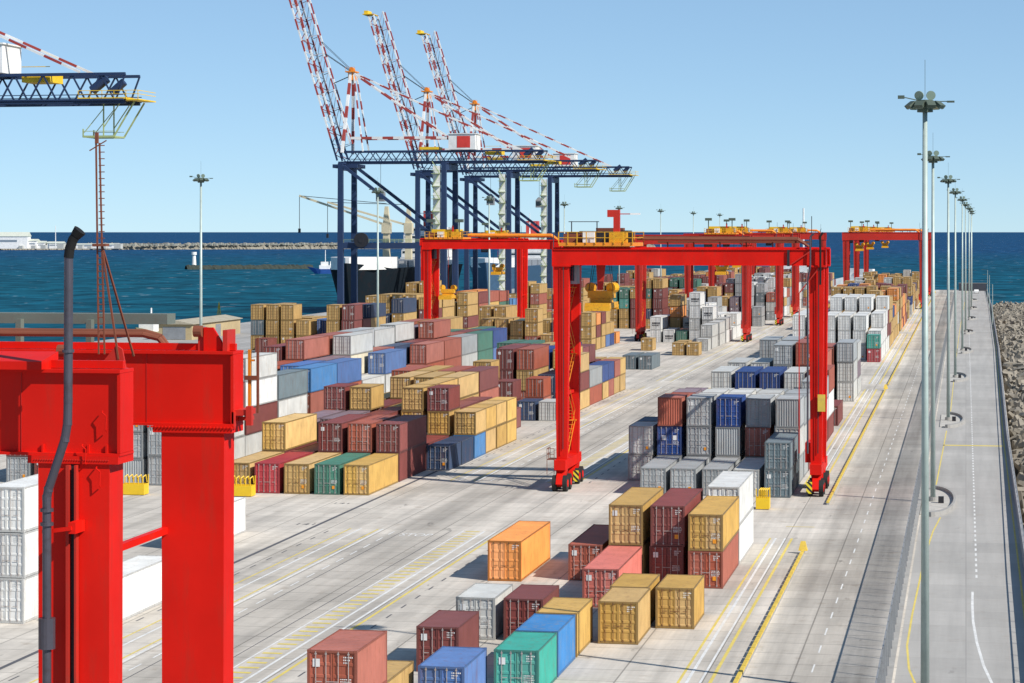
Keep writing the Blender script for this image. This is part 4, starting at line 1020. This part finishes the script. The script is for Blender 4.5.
# exhaust stack with its elbow and rain flap
mb = MB()
ex_ = hs+.17
ex_ -= .05
pp = [(ex_-.40, -.95, 12.0), (ex_-.40, -.95, 20.25), (ex_-.37, -.95, 20.4), (ex_-.06, -.95, 21.3), (ex_-.01, -.95, 21.6), (ex_, -.95, 22.0), (ex_+.01, -.95, 24.55)]
mb.path(pp, .08, 16)
for p_ in pp[1:-1]: mb.tube((p_[0], p_[1], p_[2]-.05), (p_[0], p_[1], p_[2]+.05), .083, 16)
xo = mb.build('exhaust_pipe', M_pipe, near)
mb = MB(); q_ = [(ex_+.01, -.95, 24.54), (ex_+.03, -.95, 24.70), (ex_+.09, -.95, 24.86), (ex_+.17, -.95, 24.97), (ex_+.22, -.95, 25.02)]
mb.path(q_, .088, 16)
for p_ in q_[1:-1]: mb.tube((p_[0]-.012, p_[1], p_[2]-.02), (p_[0]+.012, p_[1], p_[2]+.02), .089, 16)
mb.tube((ex_+.14, -.95, 24.93), (ex_+.225, -.95, 25.03), .095, 16, .12); mb.build('sooty_outlet', M_black, xo)
MB().tube((ex_-.40, -.95, 17.55), (ex_-.40, -.95, 18.1), .15, 16).build('silencer', M_pipe, xo)
for z_ in (19.75, 20.0): MB().tube((ex_-.40, -.95, z_), (ex_-.40, -.95, z_+.06), .12, 14).build('clamp', M_pipe, xo)
MB().tube((ex_, -.95, 22.85), (ex_, -.95, 22.9), .11, 14).build('clamp', M_pipe, xo)
# ladder mast on top
mx_ = hs-.82
mb = MB()
for dx in (-.06, .06): mb.bar((mx_+dx, 3.3, top+.1), (mx_-.08+dx*.6, 3.3, 26.75), .03)
z = top+.3
while z < 26.7: mb.bar((mx_-.06, 3.3, z), (mx_+.06, 3.3, z), .018); z += .13
mb.bar((mx_+.0, 3.3, 24.75), (mx_+.35, 3.3, top), .035); mb.bar((mx_+.0, 3.3, 24.75), (mx_+.2, 4.6, top), .035); mb.box(mx_-.16, mx_+.12, 3.2, 3.4, 24.72, 24.77)
mb.bar((mx_-.25, 3.3, 26.6), (mx_+.1, 3.3, 26.8), .02); mb.cbox((mx_-.1, 3.3, 26.85), (.06, .06, .22))
mb.build('lightning_mast', M_rust, near)
mb = MB(); mb.box(-hs, hs-1.0, 2.6, 4.2, top-.3, top-.2)
mb.prism([(mx_-.1, top-.2), (mx_+.5, top-.2), (mx_+.42, top+.2), (mx_+.3, top+.28)], 'y', 3.3, 3.36)
mb.build('walkway', M_red2, near)

# ------------------------------------------------------------------ ship to shore quay cranes
def banded(mb, p, q, t_, n, mats=(None, None)):
    p = Vector(p); q = Vector(q)
    for i in range(n):
        mb.use(M_white if i % 2 == 0 else M_redw); mb.bar(p+(q-p)*(i/n), p+(q-p)*((i+1)/n), t_)
def sts(y0, label, dx=0.0, gh=3.8, cx=-174.0):
    e = empty('quay_crane', (dx, y0, 0), label, 'quay crane', 'blue ship to shore cranes along the quay')
    XS, XL, XB = -192.0, -159.0, -128.5; hy = 8.5; G0, G1 = 46.5, 46.5+gh
    for x in (XS, XL):
        for sy in (-1, 1):
            mb = MB(); mb.taper((x, sy*hy, 2.4), (1.9, 1.6), (x, sy*hy, G0), (1.5, 1.4)); mb.build('leg', M_blue, e)
            bo = MB(); bo.box(x-.7, x+.7, sy*hy-4, sy*hy+4, 1.2, 2.38); bb = bo.build('bogie', M_blue, e)
            w_ = MB()
            for k in range(6): w_.tube((x-.3, sy*hy-3.4+k*1.36, .55), (x+.3, sy*hy-3.4+k*1.36, .55), .55, 12)
            w_.build('wheels', M_dark, bb)
        mb = MB(); mb.box(x-.7, x+.7, -hy+.9, hy-.9, 20.0, 21.8); mb.box(x-.7, x+.7, -hy+.8, hy-.8, G0-2.2, G0-.4); mb.build('portal_tie', M_blue, e)
    for sy in (-1, 1):
        mb = MB(); mb.box(XS+.8, XL-.8, sy*hy-.7, sy*hy+.7, 19.8, 21.6); pb_ = mb.build('portal_beam', M_blue, e)
        mb = MB()
        for z in (22.2, 22.7): mb.bar((XS+1, sy*hy, z), (XL-1, sy*hy, z), .08)
        for k in range(12): mb.bar((XS+1+k*2.7, sy*hy, 21.6), (XS+1+k*2.7, sy*hy, 22.7), .07)
        mb.build('handrail', M_grn, pb_)
        mb = MB(); mb.bar((XS+1, sy*hy, G0-1), (XL-1.2, sy*hy, 22.2), .95); mb.build('diagonal_brace', M_blue, e)
    mb = MB(); mb.tube((XS+7, -hy-1.9, 22.5), (XS+7, -hy-1.1, 22.5), 2.3, 24); mb.tube((XS+7, -hy-2.0, 22.5), (XS+7, -hy-1.0, 22.5), .9, 16); mb.build('cable_reel', M_dark, e)
    # girder: two lattice trusses joined by ties
    for sy in (-1, 1):
        mb = MB(); yg = sy*3.6
        for z in (G0+.3, G1): mb.bar((XS-2, yg, z), (XB, yg, z), .7 if z < 48 else .5)
        k = XS-2; i = 0
        while k < XB-.5:
            mb.bar((k, yg, G0+.3 if i % 2 else G1), (min(k+2.55, XB), yg, G1 if i % 2 else G0+.3), .26); k += 2.55; i += 1
        for z in (47.9,): mb.bar((XS, yg*1.25, z), (XB, yg*1.25, z), .14); mb.bar((XS, yg*1.25, z-.8), (XB, yg*1.25, z-.8), .3)
        mb.build('girder_truss', M_blue, e)
    mb = MB(); k = XS-2
    while k < XB: mb.bar((k, -3.6, G1), (k, 3.6, G1), .22); mb.bar((k, -3.6, G0+.3), (k, 3.6, G0+.3), .22); k += 6
    for x in (XS, XL): mb.box(x-.8, x+.8, -hy, hy, G0-.2, G0+.28)
    mb.build('girder_ties', M_blue, e)
    # a-frame
    AX, AZ = XS+1.5, 75.5
    for sy in (-1, 1):
        mb = MB(); banded(mb, (XS, sy*hy*.8, G1-.5), (AX, sy*1.6, AZ), .85, 7); mb.build('mast_leg', None, e)
        mb = MB(); banded(mb, (AX, sy*1.6, AZ), (XL+5, sy*3.6, G1+.5), .5, 11); banded(mb, (AX, sy*1.6, AZ), (XB-8, sy*3.6, G1+.4), .42, 17); mb.build('backstay', None, e)
        mb = MB(); banded(mb, (XS+2, sy*3.6, G1+4.2), (XL, sy*3.6, G1+4.2), .8, 9); mb.build('top_strut', None, e)
        mb = MB(); banded(mb, (XS+6, sy*3.9, G1), (AX+1, sy*1.7, AZ-1), .45, 9); mb.build('rear_mast_leg', None, e)
    mb = MB(); mb.box(AX-1.6, AX+1.6, -2.6, 2.6, AZ-.2, AZ+.2); mb.box(AX-.8, AX+.8, -2, 2, AZ-2.6, AZ-.2); mb.tube((AX, -1, AZ+.7), (AX, 1, AZ+.7), .8, 12)
    for q in (-1.5, 0, 1.5): mb.bar((AX+q, -2.6, AZ+.2), (AX+q, -2.6, AZ+1.4), .08)
    mb.bar((AX-1.5, -2.6, AZ+1.4), (AX+1.5, -2.6, AZ+1.4), .08); mb.build('apex_platform', M_orange, e)
    # machine house with red panel
    mh = MB(); mh.box(XL+.5, XL+9, -4.2, 4.2, G1+.4, G1+5.2); mo = mh.build('machine_house', M_white, e)
    MB().box(XL+3.2, XL+7.4, -4.26, -4.21, G1+1.0, G1+4.6).build('red_panel', mat('house_red', (.62, .05, .04, 1), .5), mo)
    mb = MB(); mb.box(XL+.2, XL+9.3, -4.5, 4.5, G1+5.21, G1+5.45); mb.build('roof', M_white, mo)
    # lift and stair tower by the landside leg
    mb = MB().use(M_white); mb.box(XL-3.3, XL-1.2, -hy-.9, -hy+.9, 3, G0-1)
    mb.use(M_grn)
    for k in range(11):
        z = 4+k*3.9; mb.box(XL-3.6, XL-.9, -hy-2.0, -hy-.95, z, z+.15)
        a, b_ = (XL-3.4, XL-1.1) if k % 2 else (XL-1.1, XL-3.4); mb.bar((a, -hy-1.5, z+.1), (b_, -hy-1.5, z+3.9), .22); mb.bar((XL-3.6, -hy-2, z+1.1), (XL-.9, -hy-2, z+1.1), .1)
    mb.build('stair_tower', None, e)
    # yellow trolley parking frame and cab
    mb = MB(); mb.box(XL+12, XL+17, -3, 3, G1-1.2, G1+.2); mb.box(XL-9, XL-3, -3, 3, G1+.5, G1+1.3); mb.bar((XL+12, -3, G1+1.4), (XL+17, -3, G1+1.4), .12); mb.build('equipment_platform', M_yel, e)
    cb = MB(); cb.box(cx-1.3, cx+1.3, -2.0, .2, 34.6, 37.4); cb.taper((cx, -.9, 37.4), (2.6, 2.2), (cx, -.9, 38.6), (.8, .8)); co = cb.build('operator_cab', M_steel, e)
    MB().box(cx-1.1, cx+1.1, -2.05, -2.01, 35.3, 37.0).build('window', M_glass, co)
    MB().tube((cx, -.9, 38.6), (cx, -.9, G0), .06, 6).build('hanger', M_dark, co)
    # hanging yellow frame under the back end
    mb = MB()
    for sy in (-2.5, 2.5):
        mb.bar((XB+1.2, sy, G0+.3), (XB-2.4, sy, G0-5.5), .24); mb.bar((XB-2.4, sy, G0-5.5), (XB-7.8, sy, G0-5.5), .35); mb.bar((XB-4.2, sy, G0), (XB-4.2, sy, G0-5.4), .2); mb.bar((XB-1.4, sy, G0), (XB-4.2, sy, G0-4), .15); mb.bar((XB-4.2, sy, G0-.8), (XB-7.6, sy, G0-4.8), .12)
        mb.bar((XB-7.8, sy, G0-4.6), (XB-2.4, sy, G0-4.6), .1); mb.bar((XB-7.8, sy, G0-5.5), (XB-7.8, sy, G0-4.2), .2)
    mb.bar((XB-7.8, -2.5, G0-5.5), (XB-7.8, 2.5, G0-5.5), .25); mb.bar((XB-2.4, -2.5, G0-5.5), (XB-2.4, 2.5, G0-5.5), .25)
    mb.build('service_gantry', M_grn, e)
    mb = MB(); mb.box(XB-8, XB+.5, -4.4, 4.4, G0+.7, G0+.95)
    for z in (G0+1.5, G0+2.1): mb.bar((XB-8, -4.4, z), (XB+2.5, -4.4, z), .1); mb.bar((XB+2.5, -4.4, z), (XB+2.5, 4.4, z), .1)
    mb.box(XB+.5, XB+2.6, -4.4, 4.4, G0+.5, G0+.7)
    for k in range(6): mb.bar((XB-8+k*2.1, -4.4, G0+.7), (XB-8+k*2.1, -4.4, G0+2.1), .1)
    mb.build('end_platform', M_yel, e)
    mb = MB(); mb.tube((XB-6, -3, G0+2.2), (XB-3.4, -3, G0+4.2), .8, 10); mb.tube((XB-2.4, -3, G0+1.9), (XB-.4, -3, G0+3.6), .7, 10); mb.build('rope_sheave', M_blue, e)
    # boom
    hx, hz = XS-2.5, G0+1.0
    a = R(73) ; dv = Vector((-math.cos(a), 0, math.sin(a))); nv = Vector((math.sin(a), 0, math.cos(a))); LB = 58
    def bp_(s, n, y): return Vector((hx, y, hz))+dv*s+nv*n
    for sy in (-3.2, 3.2):
        mb = MB()
        for nn in (0, 1.9):
            i = 0; s = 0
            while s < LB: mb.use([M_redw, M_white][i % 2] if s > 4 else M_blue); mb.bar(bp_(s, nn, sy), bp_(min(s+3.6, LB), nn, sy), .5); s += 3.6; i += 1
        s = 0; i = 0
        while s < LB-1.9: mb.use([M_redw, M_white][(i//2) % 2]); mb.bar(bp_(s, 0 if i % 2 else 1.9, sy), bp_(s+1.9, 1.9 if i % 2 else 0, sy), .22); s += 1.9; i += 1
        mb.build('boom_truss', None, e)
    mb = MB().use(M_white); s = 2; i = 0
    for sy in (-1.6, 1.6):
        s = 4
        while s < LB-1: mb.use([M_white, M_redw][i % 2]); mb.bar(bp_(s, 5.2, sy), bp_(min(s+3.6, LB), 5.2, sy), .42); s += 3.6; i += 1
    s = 4
    mb.use(mat('lattice_grey', (.32, .26, .26, 1), .6))
    while s < LB:
        for sy in (-1, 1): mb.bar(bp_(s, 1.9, 3.2*sy), bp_(s, 5.2, 1.6*sy), .16); mb.bar(bp_(s, 1.9, 3.2*sy), bp_(min(s+6, LB), 5.2, 1.6*sy), .13)
        mb.bar(bp_(s, 0, -3.2), bp_(s, 0, 3.2), .2); s += 6
    mb.build('boom_ties', None, e)
    mb = MB(); q = bp_(LB, 1, 0); mb.box(q.x-3.0, q.x+1, -3.8, 3.8, q.z, q.z+.3); mb.box(q.x-2.6, q.x-1.2, -3, 3, q.z+.3, q.z+1.5); mb.build('boom_tip_platform', M_yel, e)
    mb = MB()
    for sy in (-1.3, 1.3): mb.tube((AX, sy, AZ), bp_(34, 5.2, sy), .09, 5); mb.tube((AX, sy, AZ+.4), bp_(38, 5.2, sy), .07, 5)
    mb.bar((AX, 0, AZ-1), bp_(24, 5.2, 0), .25)
    mb.build('boom_rope', M_dark, e)
    # blue outboard stub
    mb = MB(); mb.box(XS-3.5, XS+4.5, -5.2, 5.2, G0-1.4, G0-.25); mb.build('hinge_deck', M_blue, e)
    return e
sts(388, 'nearest quay crane, its blue lattice tail and banded stay showing at upper left', -9.3, 4.9)
sts(741, 'blue quay crane with raised red and white boom, left of three', cx=-181.0)
sts(849, 'blue quay crane with raised red and white boom, middle of three', cx=-167.0)
sts(935, 'blue quay crane with raised red and white boom, right of three', cx=-164.5)

# ------------------------------------------------------------------ ships and boats
def hull(mb, L, Bm, z0, zd, bow=18, sheer=3):
    "bow towards -y, stern at y=L, centred on x=0"
    st_ = [(0, .02, sheer), (bow*.25, .35, sheer*.8), (bow*.6, .75, sheer*.4), (bow, 1, .1), (L*.5, 1, 0), (L-6, .98, 0), (L, .85, 0)]
    vs = []
    for y, wf, sh in st_:
        rake = 6*(1-min(1, y/bow))
        for sx in (-1, 1):
            vs.append((sx*Bm/2*wf*.6, y+rake, z0)); vs.append((sx*Bm/2*wf, y, zd+sh))
    n = len(st_); fs = []
    for i in range(n-1):
        a = i*4; b_ = a+4
        fs += [(a, a+1, b_+1, b_), (a+2, b_+2, b_+3, a+3), (a+1, a+3, b_+3, b_+1)]
    fs += [(0, 2, 3, 1), ((n-1)*4, (n-1)*4+1, (n-1)*4+3, (n-1)*4+2)]
    mb.add(vs, fs)
M_hull = mat('hull_black', (.010, .016, .022, 1), .8, 0, .3, (.05, .02, .015, 1), .2, spec=.05)
M_hullb = mat('hull_blue_grey', (.06, .12, .20, 1), .5, 0, .3)
M_cream = mat('ship_cream', (.62, .55, .38, 1), .5, 0, .3, (.3, .2, .1, 1), .5)
def cargo_ship(x, y, L, Bm, label, hm, zd=12, house=True, cranes=True):
    e = empty('cargo_ship', (x, y, -3.5), label, 'ship', None)
    mb = MB(); hull(mb, L, Bm, -1.5, zd+3.5, 22, 2.2); ho = mb.build('hull', hm, e)
    mb = MB(); mb.prism([(-.7, 2), (.7, 2), (Bm*.36, 11), (Bm*.47, 21), (Bm*.47, L*.22), (-Bm*.47, L*.22), (-Bm*.47, 21), (-Bm*.36, 11)], 'z', zd+3.3, zd+7.6); mb.build('forecastle_bulwark', M_white, e)
    mb = MB(); mb.tube((0, 9, zd+7), (0, 9, zd+16), .5, 8, .2); mb.bar((-2, 9, zd+12), (2, 9, zd+12), .25); mb.build('foremast', M_white, e)
    mb = MB()
    for k in range(4): mb.box(-Bm*.4, Bm*.4, L*.25+k*L*.13, L*.25+k*L*.13+L*.11, zd+3.5, zd+6)
    mb.build('hatch_cover', M_steel, e)
    if house:
        mb = MB(); y0 = L*.82
        for k in range(5): mb.box(-Bm*.42+k*.3, Bm*.42-k*.3, y0+k*.6, y0+18, zd+3.6+k*3.0, zd+3.6+k*3.0+2.85)
        sh = mb.build('superstructure', M_white, e)
        mb = MB()
        for k in range(5): mb.box(-Bm*.40+k*.3, Bm*.40-k*.3, y0+k*.6-.03, y0+k*.6, zd+5.0+k*3.0, zd+5.9+k*3.0)
        mb.build('windows', M_glass, sh)
        MB().box(-3, 3, y0+12, y0+17, zd+18.6, zd+25).build('funnel', mat('funnel_red', (.5, .06, .05, 1), .5), sh)
        mb = MB(); mb.tube((0, y0+6, zd+18), (0, y0+6, zd+29), .35, 8, .12); mb.bar((-3, y0+6, zd+24), (3, y0+6, zd+24), .25); mb.build('radar_mast', M_white, sh)
    if cranes:
        for k, (yc, ang, ln) in enumerate(((L*.40, 2.85, 34), (L*.64, 2.75, 34))):
            mb = MB(); mb.taper((0, yc, zd+3.5), (2.6, 2.6), (0, yc, zd+16), (2.2, 2.2)); mb.box(-1.6, 1.6, yc-1.6, yc+1.6, zd+16, zd+20); mb.taper((0, yc, zd+20), (2.4, 2.0), (0, yc, zd+26), (1.2, 1.2)); co = mb.build('deck_crane', M_cream, e)
            p = Vector((0, yc, zd+19)); q = p+Vector((math.cos(ang)*ln, -3, 11 if k == 0 else 9)); mb = MB()
            for sg in (-.7, .7): mb.bar(p+Vector((0, sg, 0)), q+Vector((0, sg*.5, 0)), .7)
            mb.build('jib', M_cream, co)
            mb = MB(); mb.tube((0, yc, zd+27), q, .12, 5); mb.tube(q, q-Vector((0, 0, 13)), .12, 5); mb.cbox(q-Vector((0, 0, 13)), (.8, .8, 1.6)); mb.build('wire', M_dark, co)
    return e
cargo_ship(-211, 812, 150, 23, 'black hulled cargo ship with cream deck cranes moored beyond the quay cranes', M_hull)
cargo_ship(-214, 1075, 130, 24, 'blue grey ship with white superstructure moored farther along the quay', M_hullb, zd=9, cranes=False)
def boat(x, y, L, label, rz=0, hm=None, tall=1, cat='boat', group=None):
    e = empty('harbour_boat', (x, y, -3.5), label, cat, group, rz)
    mb = MB(); hull(mb, L, L*.26, -.6, L*.09+.8, L*.35, L*.07); mb.build('hull', hm or M_white, e)
    mb = MB(); b_ = L*.09+.9; mb.box(-L*.09, L*.09, L*.32, L*.72, b_, b_+L*.10); mb.box(-L*.07, L*.07, L*.36, L*.56, b_+L*.10, b_+L*.19)
    mb.box(-L*.04, L*.04, L*.6, L*.68, b_+L*.10, b_+L*.2); mb.build('cabin', M_white, e)
    mb = MB(); mb.box(-L*.065, L*.065, L*.36-.06, L*.36, b_+L*.125, b_+L*.165); mb.build('window', M_glass, e)
    mb = MB(); mb.tube((0, L*.48, b_+L*.19), (0, L*.48, b_+L*.5*tall), L*.008+.05, 6); mb.bar((-L*.06, L*.48, b_+L*.34*tall), (L*.06, L*.48, b_+L*.34*tall), .15); mb.build('mast', M_white, e)
boat(*FP(307, 1650), 26, 'white and blue pilot boat sailing left of the black ship', -1.3, mat('hull_royal', (.04, .12, .40, 1), .5))
boat(-52, 1125, 46, 'white vessel with tall lattice mast moored beyond the yard end', 1.5, tall=1.5)
boat(-30, 1150, 36, 'white and green tug moored right of the tall masted vessel', 1.4)
boat(-90, 1130, 34, 'white workboat moored left of the tall masted vessel', 1.6)
boat(-70, 1175, 30, 'small white launch between the two larger moored boats', 1.6)
boat(-207, 585, 22, 'tan decked workboat with small antennas moored beyond the near crane', -.05, mat('hull_tan', (.5, .42, .24, 1), .6), tall=.55)
# low tan shed on the quay
e = empty('quay_shed', (-184, 536, 0), 'long low tan shed on the quay edge behind the near crane girder', 'shed')
MB().box(0, 8, 0, 38, 0, 3.6).build('wall', mat('shed_tan', (.46, .36, .20, 1), .8, 0, .5, (.25, .2, .14, 1), .3), e)
MB().prism([(-.5, 3.62), (8.5, 3.62), (8.5, 3.75), (4, 4.6), (-.5, 3.75)], 'y', -.5, 38.5).build('roof', mat('shed_roof', (.40, .36, .27, 1), .7, 0, .4), e)
for k in range(3): MB().box(1.0, 6.5, -.06, -.01, .1, 3.0).build('door', M_steel, e) if k == 0 else MB().box(8.01, 8.06, k*12-6, k*12-2, .1, 3.0).build('door', M_steel, e)
# breakwater, pier and far shore
br_ = random.Random(9)
M_bw = mat('breakwater_stone', (.27, .25, .20, 1), .95, 0, .7, (.16, .14, .11, 1), .05)
def ridge(name, p0, p1, wid, ht, n, m_, kind=True):
    mb = MB(); p0 = Vector((*p0, 0)); p1 = Vector((*p1, 0)); d = (p1-p0).normalized(); nrm = Vector((d.y, -d.x, 0)); prof = [(-1, -2), (-.72, .35), (-.35, .95), (.3, 1.0), (.7, .4), (1, -2)]
    vs = []; fs = []
    for i in range(n+1):
        c = p0+(p1-p0)*(i/n)
        for u, h_ in prof:
            q = c+nrm*(u*wid*(1+br_.uniform(-.12, .12))); vs.append((q.x, q.y, -3.5+(ht*h_*(1+br_.uniform(-.25, .3)) if h_ > 0 else -3)))
    k = len(prof)
    for i in range(n):
        for j in range(k-1): fs.append((i*k+j, i*k+j+1, (i+1)*k+j+1, (i+1)*k+j))
    mb.add(vs, fs); return mb.build(name, m_)
o = ridge('breakwater', FP(-60, 3900), FP(1, 3850), 40, 4, 10, M_bw); tag(o, 'low stone breakwater far out under the white harbour buildings', 'breakwater')
o = ridge('breakwater', FP(-2, 3850), FP(650, 4300), 30, 9, 500, M_bw); tag(o, 'long pale stone breakwater crossing the harbour water near the horizon', 'breakwater')
# pale wave blocks on the breakwater crest
mb = MB()
for i in range(420):
    p = FP(95+i*1.25, 3880+i*.9); s3 = br_.uniform(2, 5); mb.cbox((p[0]+br_.uniform(-8, 8), p[1], 4.5+br_.uniform(-1, 1.2)), (s3, s3, s3*.8))
tag(mb.build('breakwater_blocks', mat('crest_blocks', (.34, .34, .29, 1), .9)), 'pale concrete blocks crowning the far breakwater', 'blocks', kind='stuff')
o = ridge('harbour_mole', FP(186, 1840), FP(312, 1870), 7, 3.0, 60, mat('mole_dark', (.04, .05, .04, 1), .95)); tag(o, 'short dark mole in the harbour with a white beacon at its left end', 'mole')
p = FP(194, 1850)
e = empty('harbour_beacon', (*p, -.5), 'white beacon tower at the left end of the dark mole', 'beacon')
MB().tube((0, 0, 0), (0, 0, 8), 1.8, 12, 1.3).build('tower', M_white, e); MB().tube((0, 0, 8), (0, 0, 10.2), 2.1, 12).build('lantern', M_white, e)
# navigation beacon
bp0 = FP(219, 801)
e = empty('channel_buoy', (*bp0, -3.5), 'small yellow conical channel buoy left of the yellow quayside stacks', 'buoy'); e.scale = (.5, .5, .55)
MB().tube((0, 0, -.3), (0, 0, 1.6), 2.2, 14).build('float', M_yel, e); mb = MB()
for i in range(4):
    a = i*math.pi/2; mb.bar((1.4*math.cos(a), 1.4*math.sin(a), 1.5), (.3*math.cos(a), .3*math.sin(a), 8), .3)
mb.tube((0, 0, 8), (0, 0, 10), .6, 8, .1); mb.build('tower_frame', M_yel, e)

# white harbour buildings far left
def shed(px0, px1, d, h, label, roofz=3):
    a = FP(px0, d); b_ = FP(px1, d); e = empty('harbour_building', (a[0], a[1], -1), label, 'building', 'white buildings on the far breakwater', math.atan2(b_[1]-a[1], b_[0]-a[0]))
    L = math.dist(a, b_); wl = MB(); wl.box(0, L, 0, 30, 0, h); wl.build('wall', M_white, e)
    MB().prism([(-1, h+.02), (31, h+.02), (15, h+roofz)], 'x', -1, L+1).build('roof', mat('roof_pale', (.55, .58, .50, 1), .7), e)
    MB().box(L*.15, L*.85, -.2, -.02, h*.55, h*.72).build('window', mat('shed_window', (.2, .25, .3, 1), .3), e)
shed(-40, 27, 3780, 19, 'large white harbour shed with pale green roof at far left', 7); shed(28, 36, 3790, 12, 'small white building beside the large far shed'); shed(37, 44, 3800, 9, 'low white building near the slim mast')
shed(47, 62, 3810, 8, 'low long white building on the breakwater behind the exhaust pipe'); shed(76, 118, 3810, 6, 'low grey white shed on the breakwater right of the exhaust pipe', 2)
e = empty('signal_mast', (*FP(55.5, 3800), -1), 'slim white signal mast among the far white buildings', 'mast'); MB().tube((0, 0, 0), (0, 0, 36), .9, 6, .5).build('pole', M_white, e)
rng = random.Random(4)
for i in range(9):
    p_ = 20+i*11.5+rng.uniform(-3, 3); a = FP(p_, 3775); mb = MB(); s3 = rng.uniform(6, 12); mb.box(0, s3, 0, s3, 0, s3*.7)
    o = mb.build('storage_hut', mat('hut_pale', (.5, .5, .46, 1), .8, 0, .5, (.2, .2, .2, 1), .2)); o.location = (a[0], a[1], -1); tag(o, 'tiny pale hut on the shore of the far breakwater', 'hut', 'tiny huts along the far breakwater')

# end wall of the road and the parked vehicle
e = empty('end_wall', (0, 0, 0), 'dark wall closing the far end of the service road', 'wall'); MB().box(-3, 8.6, 1046, 1047, .01, 3.2).build('wall_body', mat('wall_dark', (.05, .055, .07, 1), .9), e)
MB().box(-3.1, 8.7, 1045.9, 1047.1, 3.2, 3.35).build('coping', M_kerb, e)
def car(x, y, lab, cm):
    e = empty('parked_car', (x, y, 0), lab, 'car')
    mb = MB(); mb.prism([(-2.2, .35), (2.2, .35), (2.25, .85), (1.2, .98), (.7, 1.5), (-1.2, 1.52), (-1.6, 1.0), (-2.25, .95)], 'x', -.88, .88); mb.build('body', cm, e)
    mb = MB(); mb.prism([(1.1, 1.0), (.68, 1.44), (-1.15, 1.46), (-1.5, 1.02)], 'x', -.892, .892); mb.build('window', M_glass, e)
    for sx in (-.8, .8):
        for sy in (-1.35, 1.35): MB().tube((sx-.11, sy, .34), (sx+.11, sy, .34), .34, 14).build('wheel', M_tyre, e)
car(4.2, 1005, 'small pale car parked at the far end of the service road', M_white)
